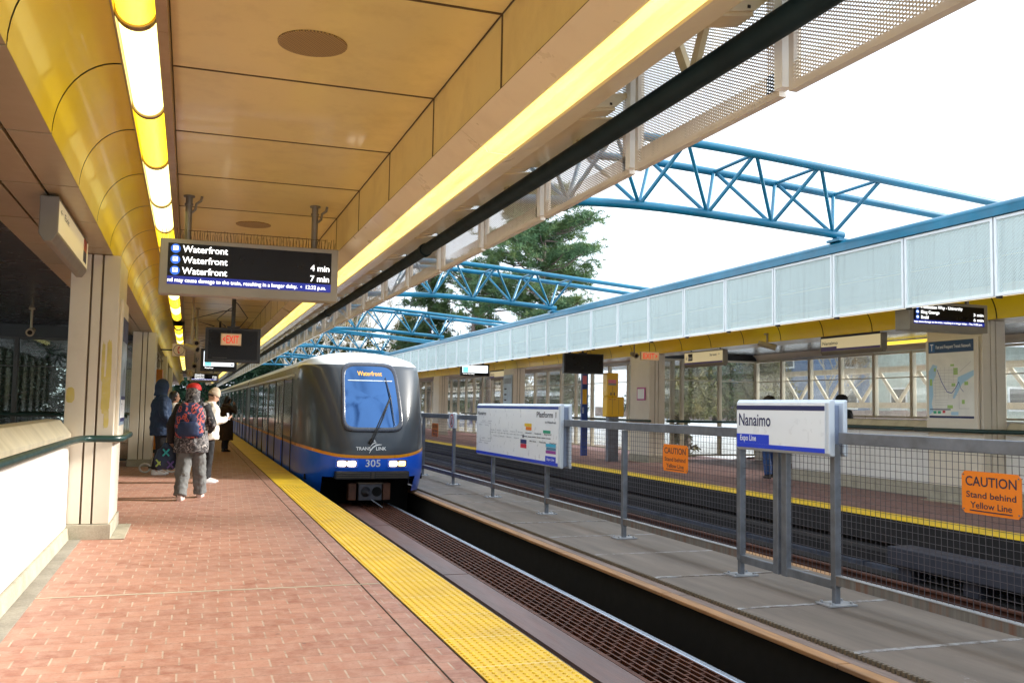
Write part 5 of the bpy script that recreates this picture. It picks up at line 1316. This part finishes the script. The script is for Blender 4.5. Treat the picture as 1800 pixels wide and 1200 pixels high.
for i, (x, y, l) in enumerate(((-11, 33, 'dark evergreen behind the left pane of the shaded screen'), (-8, 36, 'dark evergreen behind the middle of the shaded screen'), (-6, 30, 'dark evergreen close behind the shaded screen, by the column'), (-12, 22, 'dark evergreen outside the shaded window row'), (-7.5, 46, 'dark evergreen beyond the near platform windows'), (-9, 62, 'distant dark evergreen beyond the near platform windows'))):
    bush_tree(80 + i, 8.5, 3.4, (x, y, -1.3), l, DARKF, 900, r=.36, w=.2)
for i, (x, y, H, R_, M, l) in enumerate(((24.5, 44, 5.0, 2.0, OLIVE, 'olive evergreen behind the left pane of the far glazed screen'), (28.5, 47, 5.6, 2.2, FIRM, 'green evergreen behind the middle pane of the far glazed screen'), (31.0, 46, 4.6, 1.9, OLIVE, 'olive evergreen behind the right pane of the far glazed screen'),
        (26.5, 50, 6.2, 2.0, FIRM, 'taller evergreen between the left and middle panes of the far screen'), (24.0, 60, 4.4, 2.0, FIRM, 'green evergreen behind the narrow windows near the yellow cabinet'), (22.5, 66, 4.2, 2.1, OLIVE, 'olive evergreen behind the narrow windows above the route map sign'), (23.0, 80, 4.5, 2.4, FIRM, 'green evergreen behind the farthest narrow windows'))):
    bush_tree(90 + i, H, R_, (x, y, BZ(x) - .1), l, M, 900, r=.34, w=.2)
bush_tree(99, 1.5, .45, (14.9, 26.6, BZ(14.9)), 'small leafy bush in the snow at the foot of the far glazed screen', OLIVE, 70, 'shrub', .22)
# houses beyond the far platform
def house(x, y, w, d, h, wall, label, rh=2.2, rot=0):
    z = .6; t = thing('house', label, 'house', (x, y, z))
    m = MB(); m.box(x - w / 2, x + w / 2, y - d / 2, y + d / 2, z, z + h)
    for s_ in (-1, 1): pass
    m.add([(x - w / 2, y - d / 2, z + h), (x - w / 2, y + d / 2, z + h), (x - w / 2, y, z + h + rh)], [(0, 1, 2)]); m.add([(x + w / 2, y - d / 2, z + h), (x + w / 2, y + d / 2, z + h), (x + w / 2, y, z + h + rh)], [(0, 1, 2)])
    m.build('wall', wall, t)
    m = MB(); e = .45
    for s_ in (-1, 1):
        a = (x - w / 2 - e, y + s_ * (d / 2 + e), z + h - .25); b = (x + w / 2 + e, y + s_ * (d / 2 + e), z + h - .25); c = (x + w / 2 + e, y, z + h + rh + .05); dd = (x - w / 2 - e, y, z + h + rh + .05)
        up = Vector((0, 0, .18)); q = [Vector(p) for p in (a, b, c, dd)]; m.add(q + [p + up for p in q], [(0, 1, 2, 3), (4, 5, 6, 7), (0, 1, 5, 4), (1, 2, 6, 5), (2, 3, 7, 6), (3, 0, 4, 7)])
    rf = m.build('roof', SNOW, t)
    m = MB(); m.box(x - .4, x + .2, y + .3, y + .9, z + h + .5, z + h + rh + .7); m.build('chimney', mat('chimney_brick', (.25, .12, .08), .8), rf)
    m = MB(); 
    for i in range(2):
        for zz in (1.1, 3.6):
            if zz + 1.3 > h: continue
            yy = y - d / 2 + d * (.28 + .42 * i)
            m = MB(); m.box(x - w / 2 - .05, x - w / 2 - .005, yy - .65, yy + .65, z + zz, z + zz + 1.25); wn = m.build('window', mat('house_trim', (.75, .75, .73), .5), t)
            m = MB(); m.box(x - w / 2 - .06, x - w / 2 - .051, yy - .55, yy + .55, z + zz + .1, z + zz + 1.15); m.build('pane', mat('house_glass', (.03, .04, .05), .1), wn)
            xx = x - w / 2 + w * (.28 + .42 * i)
            m = MB(); m.box(xx - .65, xx + .65, y - d / 2 - .05, y - d / 2 - .005, z + zz, z + zz + 1.25); wn = m.build('window', mat('house_trim', ()), t)
            m = MB(); m.box(xx - .55, xx + .55, y - d / 2 - .06, y - d / 2 - .051, z + zz + .1, z + zz + 1.15); m.build('pane', mat('house_glass', ()), wn)
    return t
house(40, 52, 9, 9, 5.6, mat('house_blue', (.10, .16, .27), .7, var=.1), 'blue house with snowy roof behind the left framed windows')
house(42, 41, 9, 8, 4.6, mat('house_green_grey', (.42, .46, .40), .7, var=.1), 'pale grey-green house with snowy roof behind the middle framed windows')
house(45, 31, 9, 8, 5.2, mat('house_grey', (.36, .38, .42), .7, var=.1), 'grey house with snowy roof behind the right framed windows')
house(43, 66, 8, 9, 5.0, mat('house_brick', (.28, .15, .12), .8, var=.15), 'brick house behind the tall far glazed screen')
m = MB(); 
for k in range(40): m.box(33 + .02 * (k % 3), 33.1, 34 + k, 34.97 + k, -1.3, 1.62 + .03 * (k % 2))
tag(m.build('garden_fence', mat('weathered_fence', (.30, .22, .19), .8, var=.2)), 'weathered reddish board fence beyond the snow outside the far windows', 'fence')
# lattice girder seen through the stair windows
t = thing('lattice_girder', 'cream lattice girder outside the framed windows of the far stair', 'girder', (18.6, 18, 2))
GC = mat('cream_girder', (.52, .46, .34), .5)
for z in (1.62, 2.62):
    m = MB(); m.box(18.54, 18.66, 8, 26.5, z, z + .16); m.build('chord', GC, t)
yy = 8.4
while yy < 26:
    for d in (0, 1):
        m = MB(); a, b = (yy, yy + .75) if d == 0 else (yy + 1.5, yy + .75); m.tube([(18.6, a, 2.62), (18.6, b, 1.78)], .055, 6, caps=False); m.build('diagonal', GC, t)
    yy += 1.5
# platform lamp beyond the train
t = thing('street_lamp', 'white twin-headed lamp post showing above the train roof', 'street lamp', (12.9, 80, -1.3))
wl = mat('lamp_white_paint', (.78, .80, .80), .4)
m = MB(); m.tube([(12.9, 80, -1.3), (12.9, 80, 6.75)], .06, 8); m.build('post', wl, t); m = MB(); m.tube([(12.2, 80, 6.72), (13.6, 80, 6.72)], .035, 6); m.build('arm', wl, t)
for s_ in (-1, 1): m = MB(); m.ball((12.9 + s_ * .85, 80, 6.66), (.48, .35, .26), 14, 8); m.build('lamp_head', wl, t)
# ------------------------------------------------------------------ people
SKIN = mat('skin_light', (.52, .30, .21), .5, var=.06); SKIND = mat('skin_tan', (.36, .19, .12), .5, var=.06)
CT = bpy.data.textures.new('cloth_folds', 'CLOUDS'); CT.noise_scale = .11; CT.noise_depth = 2
def finish(mb, name, mt, parent, M4, voxel=None, fold=0., parentless=False):
    mb.v = [tuple(M4 @ Vector(v)) for v in mb.v]
    o = mb.build(name, mt, None)
    if voxel:
        md = o.modifiers.new('r', 'REMESH'); md.mode = 'VOXEL'; md.voxel_size = voxel; md.use_smooth_shade = True
        sm = o.modifiers.new('s', 'SMOOTH'); sm.iterations = 3; sm.factor = .5
        if fold: dm = o.modifiers.new('d', 'DISPLACE'); dm.texture = CT; dm.strength = fold; dm.mid_level = .5
        dg = bpy.context.evaluated_depsgraph_get(); dg.update()
        me = bpy.data.meshes.new_from_object(o.evaluated_get(dg)); me.name = name
        o.modifiers.clear(); o.data = me
        me.materials.clear(); me.materials.append(mt if not isinstance(mt, list) else mt[0])
        me.polygons.foreach_set('use_smooth', [True] * len(me.polygons))
    if parent is not None: attach(o, parent)
    return o
def ell(c, rx, ry, n=20, tilt=0.): return [(c[0] + rx * math.cos(2 * math.pi * k / n), c[1] + ry * math.sin(2 * math.pi * k / n), c[2] + tilt * math.sin(2 * math.pi * k / n)) for k in range(n)]
def hand(mb, w, d, side, curl=.5):
    w, d = Vector(w), Vector(d).normalized(); sx = d.cross(Vector((0, 1, 0)));  sx = sx.normalized() if sx.length > .1 else Vector((1, 0, 0)); pn = d.cross(sx).normalized()
    mb.tube([w - d * .03, w, w + d * .04, w + d * .085], [.026, .028, .036, .034], 12, flat=(1, .55))
    for i, (o_, ln) in enumerate(((-.027, .062), (-.009, .075), (.009, .07), (.027, .055))):
        b = w + d * .075 + sx * o_; k1 = b + d * ln * .5 + pn * .004; k2 = k1 + (d * (1 - curl) + pn * curl).normalized() * ln * .5
        mb.tube([b, k1, k2], [.0095, .009, .0075], 8)
    t0 = w + d * .025 + sx * .03 * side; mb.tube([t0, t0 + (d * .6 + sx * .8 * side).normalized() * .035, t0 + (d + sx * .4 * side + pn * .3).normalized() * .065], [.012, .011, .009], 8)
def person(label, loc, heading, H, P, look, group=None):
    """P: joints of the pose in metres for a 1.72 m figure; faces +y"""
    s = H / 1.72
    M4 = Matrix.Translation(loc) @ Matrix.Rotation(R(heading), 4, 'Z') @ Matrix.Scale(s, 4)
    fl, fr = Vector(P.get('foot_l', (-.10, 0, 0))), Vector(P.get('foot_r', (.10, 0, 0)))
    lean = P.get('lean', 0.)
    sp = lambda z: lean * max(0, z - .9)                 # forward offset of the spine
    hy, hp = R(P.get('head_yaw', 0)), R(P.get('head_pitch', 0))
    HM = Matrix.Translation((0, sp(1.5) + .015, 1.50)) @ Matrix.Rotation(hy, 4, 'Z') @ Matrix.Rotation(hp, 4, 'X')
    hd = lambda v: tuple(HM @ Vector(v))
    b = MB()
    b.loft([ell((0, sp(z), z), rx, ry) for z, rx, ry in ((.80, .10, .09), (.86, .155, .115), (.95, .165, .12), (1.06, .14, .105), (1.18, .155, .115), (1.30, .175, .12), (1.39, .165, .10), (1.44, .10, .075), (1.47, .06, .06))])
    b.tube([(0, sp(1.4), 1.42), (0, sp(1.5) + .01, 1.52), hd((0, .01, .05))], [.062, .056, .055], 14)
    hr = [(-.005, .045, .05, .02), (.02, .062, .075, .018), (.06, .072, .09, .008), (.11, .077, .097, 0), (.16, .074, .093, -.004), (.20, .058, .072, -.006), (.225, .03, .035, -.006)]
    b.loft([[hd(v) for v in ell((0, oy, z), rx, ry)] for z, rx, ry, oy in hr])
    b.tube([hd((0, .088, .115)), hd((0, .112, .075)), hd((0, .10, .065))], [.010, .016, .012], 8)       # nose
    for sx in (-1, 1): b.ball(hd((sx * .078, -.005, .09)), (.012, .02, .03), 8, 6)
    b.ball(hd((0, .075, .012)), (.022, .02, .018), 8, 6)                                                # chin
    legs = []
    for sx, f in ((-1, fl), (1, fr)):
        hip = Vector((sx * .085, 0, .88)); an = Vector((f.x, f.y - .02, f.z + .085)); kn = hip.lerp(an, .5) + Vector((0, P.get('knee', .035), .01)); legs.append((hip, kn, an, f))
        b.tube([hip, hip.lerp(kn, .5), kn, kn.lerp(an, .35), an], [.088, .074, .055, .052, .036], 12)
        b.tube([an, Vector((f.x, f.y + .05, f.z + .045)), Vector((f.x, f.y + .15, f.z + .035))], [.04, .04, .03], 10)
    arms = []
    for sx, k in ((-1, 'l'), (1, 'r')):
        sh = Vector((sx * .175, sp(1.38), 1.385)); el = Vector(P.get('elbow_' + k, (sx * .23, -.03, 1.10))); wr = Vector(P.get('wrist_' + k, (sx * .24, .05, .86))); arms.append((sh, el, wr))
        b.tube([Vector((sx * .10, sp(1.38), 1.39)), sh, sh.lerp(el, .5), el, el.lerp(wr, .4), wr], [.055, .054, .044, .037, .036, .025], 10)
        hand(b, wr, P.get('hand_' + k, wr - el), -sx, P.get('curl_' + k, .5))
    body = finish(b, 'person', look.get('skin', SKIN), None, M4, .0085)
    tag(body, label, 'person', group)
    for i, (nm, fn) in enumerate(look['wear']):
        g = MB(); vx, fold, mt = fn(g, legs, arms, sp, hd); finish(g, nm, mt, body, M4, vx, fold)
    e = MB()
    for sx in (-1, 1): e.ball(hd((sx * .030, .086, .112)), (.011, .008, .007), 8, 6)
    finish(e, 'eyes', mat('eye_dark', (.02, .014, .012), .2), body, M4)
    e = MB(); e.ball(hd((0, .092, .040)), (.022, .009, .006), 8, 6); finish(e, 'mouth', mat('lips', (.36, .12, .10), .5), body, M4)
    return body, M4, hd
def trousers(mt, w=.10, hem=.075, low=.10, fold=.03):
    def f(g, legs, arms, sp, hd):
        g.loft([ell((0, 0, z), rx, ry) for z, rx, ry in ((.78, .12, .11), (.88, .175, .135), (.98, .175, .132), (1.06, .155, .12))])
        for hip, kn, an, ft in legs:
            a2 = an + Vector((0, 0, low - .085)); g.tube([hip + Vector((0, 0, .04)), hip.lerp(kn, .5), kn, kn.lerp(a2, .5), a2], [w + .005, w, w * .88, (w + hem) / 2 * .92, hem], 14)
        return .012, fold, mt
    return f
def jacket(mt, hem=.80, chest=.205, depth=.155, hemr=.20, sleeve=.062, cuff=.045, fold=.03, collar=.0, hemd=.15):
    def f(g, legs, arms, sp, hd):
        g.loft([ell((0, sp(z), z), rx, ry, 24) for z, rx, ry in ((hem, hemr, hemd), (hem + .03, hemr + .005, hemd), (max(hem + .05, 1.0), (hemr + chest) / 2 - .012, (hemd + depth) / 2), (1.15, chest - .01, depth - .005), (1.28, chest, depth), (1.37, chest - .012, depth - .025), (1.43, .135, .10), (1.475 + collar, .085, .085))])
        for sh, el, wr in arms:
            c = Vector((sh.x * .55, sh.y, 1.39)); g.tube([c, sh + Vector((0, 0, .0)), sh.lerp(el, .5), el, el.lerp(wr, .5), wr.lerp(el, .04)], [.08, sleeve + .018, sleeve + .008, sleeve, (sleeve + cuff) / 2, cuff], 14)
        return .012, fold, mt
    return f
def sleeves(mt, sleeve=.072, cuff=.055, fold=.03):
    def f(g, legs, arms, sp, hd):
        for sh, el, wr in arms:
            g.tube([Vector((sh.x * .8, sh.y, 1.375)), sh, sh.lerp(el, .5), el, el.lerp(wr, .5), wr.lerp(el, .02)], [.085, sleeve + .022, sleeve + .01, sleeve, (sleeve + cuff) / 2, cuff], 14)
        return .012, fold, mt
    return f
def shoes(mt, L=.26, w=.046):
    def f(g, legs, arms, sp, hd):
        for hip, kn, an, ft in legs:
            x, y, z = ft
            g.loft([[(x + q * ww, y + yy, z + zz) for q, zz in ((-1, .005), (-.9, .0), (.9, .0), (1, .005), (1, .03), (.75, hh), (-.75, hh), (-1, .03))] for yy, ww, hh in ((-.09, w * .6, .07), (-.07, w * .85, .10), (-.01, w * .95, .11), (.05, w, .085), (.11, w * 1.05, .06), (.16, w * .9, .045), (L - .09, w * .45, .03))])
        return .008, 0, mt
    return f
def hood(mt, k=1.0, front=.04, low=-.05):
    def f(g, legs, arms, sp, hd):
        g.loft([[hd((x, y - .012, z)) for x, y, z in ell((0, -.02, z), rx * k, ry * k)] for z, rx, ry in ((low, .12, .11), (0, .105, .105), (.06, .100, .112), (.12, .104, .116), (.17, .098, .108), (.215, .078, .085), (.245, .045, .05), (.255, .015, .018))])
        return .011, .018, mt
    return f
def hair(mt, k=1.0, low=.06, back=.0):
    def f(g, legs, arms, sp, hd):
        g.loft([[hd((x, y - .028, z)) for x, y, z in ell((0, 0, z), rx * k, ry * k)] for z, rx, ry in ((low, .072, .070), (.10, .086, .088), (.15, .088, .097), (.19, .077, .088), (.225, .055, .065), (.245, .02, .025))])
        if back: g.loft([[hd((x, y - .07, z)) for x, y, z in ell((0, 0, z), rx * k, ry * k)] for z, rx, ry in ((-back, .05, .03), (-back * .4, .085, .05), (.08, .085, .06), (.16, .07, .05))])
        return .010, .02, mt
    return f
def beanie(mt):
    def f(g, legs, arms, sp, hd):
        g.loft([[hd((x, y - .008, z)) for x, y, z in ell((0, 0, z), rx, ry)] for z, rx, ry in ((.115, .092, .108), (.125, .097, .113), (.165, .096, .112), (.175, .09, .105), (.22, .078, .092), (.26, .055, .062), (.28, .02, .025))])
        return .009, .012, mt
    return f
def cap(mt, brim=True):
    def f(g, legs, arms, sp, hd):
        g.loft([[hd((x, y - .01, z)) for x, y, z in ell((0, 0, z), rx, ry)] for z, rx, ry in ((.145, .108, .124), (.16, .112, .128), (.20, .106, .12), (.232, .088, .10), (.252, .055, .062), (.26, .018, .02))])
        if brim: g.loft([[hd(v) for v in ((-.07, .08, .168), (.07, .08, .168), (.07, .08, .18), (-.07, .08, .18))], [hd(v) for v in ((-.055, .17, .155), (.055, .17, .155), (.055, .17, .167), (-.055, .17, .167))]], smooth=False)
        return .009, .006, mt
    return f
def camo(name, cols, scale=9):
    if name in MAT: return MAT[name]
    m, nt, b = nodes(name); co = coord(nt); n = noise_n(nt, co, scale, 3, .5)
    r_ = nt.nodes.new('ShaderNodeValToRGB'); r_.color_ramp.interpolation = 'CONSTANT'; e = r_.color_ramp.elements
    e[0].position = 0; e[0].color = cols[0] + (1,); e[1].position = .44; e[1].color = cols[1] + (1,)
    for p, c in zip((.52, .60), cols[2:]): q = e.new(p); q.color = c + (1,)
    nt.links.new(n, r_.inputs[0]); nt.links.new(r_.outputs[0], b.inputs['Base Color']); setp(b, **{'Roughness': .75}); MAT[name] = m; return m
CAMO = camo('grey_camo', [(.07, .065, .07), (.20, .185, .185), (.035, .032, .035), (.34, .31, .30)], 11)
PACKM = camo('navy_coral_print', [(.012, .022, .07), (.02, .035, .11), (.55, .10, .08), (.015, .02, .06)], 12)
BLKC = mat('black_cloth', (.012, .012, .015), .8, var=.2); GREYC = mat('grey_sweat_cloth', (.16, .165, .165), .9, var=.12, bmp=.3); WHT = mat('white_shoe', (.72, .70, .70), .5)
WPUF = mat('white_puffer', (.74, .70, .62), .55, var=.06); BEIGE = mat('beige_knit', (.52, .42, .32), .9, var=.1, scale=30, bmp=.5); BLUJ = mat('dark_teal_blue_cloth', (.010, .030, .08), .75, var=.15)
BRN = mat('dark_brown_coat', (.045, .030, .022), .85, var=.2); JEAN = mat('blue_denim', (.02, .06, .20), .8, var=.15); DKJ = mat('dark_denim', (.012, .02, .045), .8, var=.15); HAIRM = mat('black_hair', (.010, .008, .008), .45, var=.2, coat=.2)
REDC = mat('red_cap_cloth', (.50, .012, .012), .7, var=.1)
# A: traveller with the backpack, walking away
pA, MA, hA = person('person with red cap, grey camouflage jacket and navy backpack walking away along the platform', (.07, 15.0, 0), -8, 1.70,
    {'foot_l': (-.10, -.24, 0), 'foot_r': (.12, .26, 0), 'elbow_l': (-.30, -.05, 1.10), 'wrist_l': (-.31, .06, .84), 'elbow_r': (.29, .02, 1.12), 'wrist_r': (.22, .20, 1.02), 'lean': .05, 'head_yaw': -12},
    {'wear': [('trousers', trousers(GREYC, .118, .098, .07, .05)), ('jacket', jacket(CAMO, .70, .225, .18, .255, .07, .05, .045, hemd=.20)), ('sleeves', sleeves(BLKC)), ('hood', hood(CAMO, 1.0, low=-.08)), ('cap', cap(REDC)), ('shoes', shoes(mat('pink_white_shoe', (.66, .52, .48), .6), .29, .052))]})
t = thing('backpack', 'navy backpack with coral red print worn by the person in the camouflage jacket', 'backpack', tuple(MA @ Vector((0, -.25, .95))))
g = MB(); g.loft([ell((0, -.265, z), rx, ry) for z, rx, ry in ((.93, .16, .09), (.96, .20, .12), (1.10, .215, .14), (1.28, .205, .13), (1.40, .17, .11), (1.45, .10, .07))]); finish(g, 'main_bag', PACKM, t, MA, .012, .03)
g = MB(); g.loft([ell((0, -.39, z), rx, ry) for z, rx, ry in ((.95, .13, .04), (.98, .155, .055), (1.12, .155, .06), (1.17, .12, .04))]); finish(g, 'front_pocket', mat('navy_nylon', (.014, .03, .095), .55, var=.15), t, MA, .011, .015)
g = MB()
for sx in (-1, 1): g.tube([(sx * .11, -.22, 1.40), (sx * .13, -.10, 1.475), (sx * .13, .06, 1.45), (sx * .14, .19, 1.30), (sx * .17, .14, 1.08), (sx * .18, -.12, 1.0)], .018, 8, flat=(1.6, .5))
finish(g, 'shoulder_strap', BLKC, t, MA)
g = MB(); g.tube([(-.05, -.25, 1.44), (-.04, -.25, 1.49), (.04, -.25, 1.49), (.05, -.25, 1.44)], .009, 8); finish(g, 'handle', BLKC, t, MA)
t = thing('drawstring_bag', 'dark blue bag with teal and lime crosses hanging from the left hand', 'bag', tuple(MA @ Vector((-.36, .06, .6))))
g = MB(); g.loft([ell((-.37, .04, z), rx, ry) for z, rx, ry in ((.44, .10, .06), (.48, .15, .085), (.62, .165, .10), (.74, .13, .08), (.80, .05, .04), (.84, .035, .03))]); finish(g, 'bag', mat('bag_navy', (.025, .045, .10), .7, var=.3), t, MA, .012, .03)
for (cx, cz, c, nm) in ((-.35, .70, (.03, .42, .50), 'teal_cross'), (-.45, .54, (.42, .62, .16), 'lime_cross'), (-.28, .52, (.12, .08, .30), 'violet_cross')):
    g = MB()
    for a in (1, -1): g.tube([(cx - .045, -.07 + .04 * (cx < -.4), cz - .05 * a), (cx, -.085 + .04 * (cx < -.4), cz), (cx + .045, -.07 + .04 * (cx < -.4), cz + .05 * a)], .013, 6)
    finish(g, 'cross_print', mat(nm, c, .6), t, MA)
g = MB(); g.tube([(-.37, .04, .83), (-.345, .07, .80), (-.32, .06, .76)], .008, 6); finish(g, 'drawstring', BLKC, t, MA)
# kick scooter with the white wheels beside the waiting people
t = thing('kick_scooter', 'black kick scooter with a white wheel beside the hooded person', 'scooter', (-.25, 20.6, 0))
def wheel(y, x=-.30):
    m = MB(); n = 24; m.tube([(x, y + .085 * math.cos(2 * math.pi * k / n), .10 + .085 * math.sin(2 * math.pi * k / n)) for k in range(n + 1)], .016, 8, caps=False); m.tube([(x - .02, y, .10), (x + .02, y, .10)], .02, 8)
    w = m.build('wheel', mat('scooter_white', (.7, .7, .7), .4), t)
m = MB(); n = 26; m.tube([(-.27 + .10 * math.cos(2 * math.pi * k / n), 20.52, .10 + .085 * math.sin(2 * math.pi * k / n)) for k in range(n + 1)], .018, 8, caps=False); m.build('wheel', mat('scooter_white', (.7, .7, .7), .4), t)
m = MB(); n = 26; m.tube([(-.78 + .10 * math.cos(2 * math.pi * k / n), 20.52, .10 + .085 * math.sin(2 * math.pi * k / n)) for k in range(n + 1)], .018, 8, caps=False); m.build('wheel', MAT['scooter_white'], t)
m = MB(); m.box(-.72, -.35, 20.46, 20.58, .10, .13); m.build('deck', BLKP, t, bevel=.01); m = MB(); m.tube([(-.27, 20.52, .10), (-.32, 20.52, .30), (-.36, 20.52, .92)], .02, 8); m.tube([(-.36, 20.38, .92), (-.36, 20.66, .92)], .018, 8); m.build('steering_bar', BLKP, t)
# B: white puffer, looking at a phone
pB, MB_, hB = person('person in white puffer jacket and beige beanie looking down at a phone', (.36, 17.95, 0), -72, 1.68,
    {'foot_l': (-.09, .06, 0), 'foot_r': (.10, -.05, 0), 'elbow_r': (.26, .02, 1.12), 'wrist_r': (.10, .30, 1.18), 'elbow_l': (-.26, .02, 1.12), 'wrist_l': (-.08, .30, 1.16), 'head_pitch': -24, 'lean': .04, 'hand_r': (-.1, .9, .3), 'hand_l': (.1, .9, .3), 'curl_r': .8, 'curl_l': .8},
    {'wear': [('trousers', trousers(BLKC, .098, .075, .09)), ('jacket', jacket(WPUF, .80, .235, .19, .225, .078, .058, .05, .02, hemd=.19)), ('beanie', beanie(BEIGE)), ('hair', hair(mat('brown_hair', (.05, .028, .018), .5), .90, .07)), ('shoes', shoes(WHT, .29, .052))]})
t = thing('phone', 'small pale phone held by the person in the white puffer jacket', 'phone', tuple(MB_ @ Vector((.01, .40, 1.2))))
g = MB(); g.loft([[(x, .385 + d * .012 - k * .03, 1.16 + k * .13) for x, d in ((-.036, 0), (.036, 0), (.036, 1), (-.036, 1))] for k in (0, 1)], smooth=False); finish(g, 'case', mat('pale_phone_case', (.6, .62, .66), .3), t, MB_)
g = MB(); g.loft([[(x, .3835 - k * .03, 1.165 + k * .12) for x in (-.032, .032)] for k in (0, 1)], closed=False, caps=False); finish(g, 'screen', emit('phone_glow', (.75, .85, 1), .6), t, MB_)
# C: hooded blue jacket
person('tall person in dark blue hooded jacket standing by the column, facing the tracks', (-.50, 20.0, 0), -78, 1.86,
    {'foot_l': (-.09, .02, 0), 'foot_r': (.09, -.06, 0), 'elbow_r': (.25, .0, 1.08), 'wrist_r': (.20, .14, .92), 'head_pitch': -6},
    {'wear': [('trousers', trousers(BLKC)), ('jacket', jacket(BLUJ, .72, .235, .185, .235, .075, .055, .05, .02, hemd=.19)), ('hood', hood(BLUJ, 1.10, low=-.07)), ('shoes', shoes(WHT))]})
# D: dark-haired person half hidden
person('dark haired person in a pale top half hidden between the hooded person and the backpack', (-.30, 21.7, 0), -80, 1.66,
    {'head_pitch': -4}, {'skin': SKIND, 'wear': [('trousers', trousers(DKJ)), ('jacket', jacket(mat('pale_top', (.6, .58, .55), .7), .85, .20, .15, .19)), ('hair', hair(HAIRM, 1.06, .02, .04)), ('shoes', shoes(WHT))]})
# E: long brown coat, hand at the face
person('person in long dark brown coat by the train, one hand raised to the face', (1.08, 29.2, 0), -62, 1.62,
    {'foot_l': (-.09, .03, 0), 'foot_r': (.10, -.04, 0), 'elbow_r': (.30, .14, 1.22), 'wrist_r': (.13, .20, 1.46), 'elbow_l': (-.26, -.02, 1.10), 'wrist_l': (-.22, .14, .96), 'hand_r': (-.35, .05, .6), 'curl_r': .7, 'head_pitch': -14},
    {'skin': SKIND, 'wear': [('trousers', trousers(DKJ, .10, .085, .09)), ('coat', jacket(BRN, .36, .225, .175, .27, .072, .055, .04, .03, hemd=.22)), ('collar', hood(mat('brown_hood', (.07, .05, .038), .9), .98, low=-.10) if False else (lambda g, l, a, sp, hd: (g.tube([(.11 * math.cos(k * .42 + 2.4), sp(1.45) - .02 + .10 * math.sin(k * .42 + 2.4), 1.465) for k in range(12)], .038, 8), (.011, .015, mat('brown_hood', (.07, .05, .038), .9)))[1])), ('hair', hair(HAIRM, 1.08, .03, .05)), ('shoes', shoes(BLKP))]})
# F, G: far platform
person('person with dark hair and blue jeans behind the nearer station name sign', (12.2, 17.9, .0), -10, 1.80,
    {'foot_l': (-.10, -.16, 0), 'foot_r': (.10, .16, 0)}, {'skin': SKIND, 'wear': [('trousers', trousers(JEAN, .10, .08, .08)), ('jacket', jacket(BLKC, .80)), ('hair', hair(HAIRM, 1.45, -.02, .1)), ('shoes', shoes(BLKC))]})
person('person in black jacket and dark cap behind the far white parapet', (13.35, 16.9, .02), 12, 1.80,
    {'head_yaw': 50}, {'skin': SKIND, 'wear': [('trousers', trousers(BLKC)), ('jacket', jacket(BLKC, .78, .24, .19, .23, .08, .06)), ('cap', cap(BLKC, False)), ('hair', hair(HAIRM, .98, .04)), ('shoes', shoes(BLKC))]})
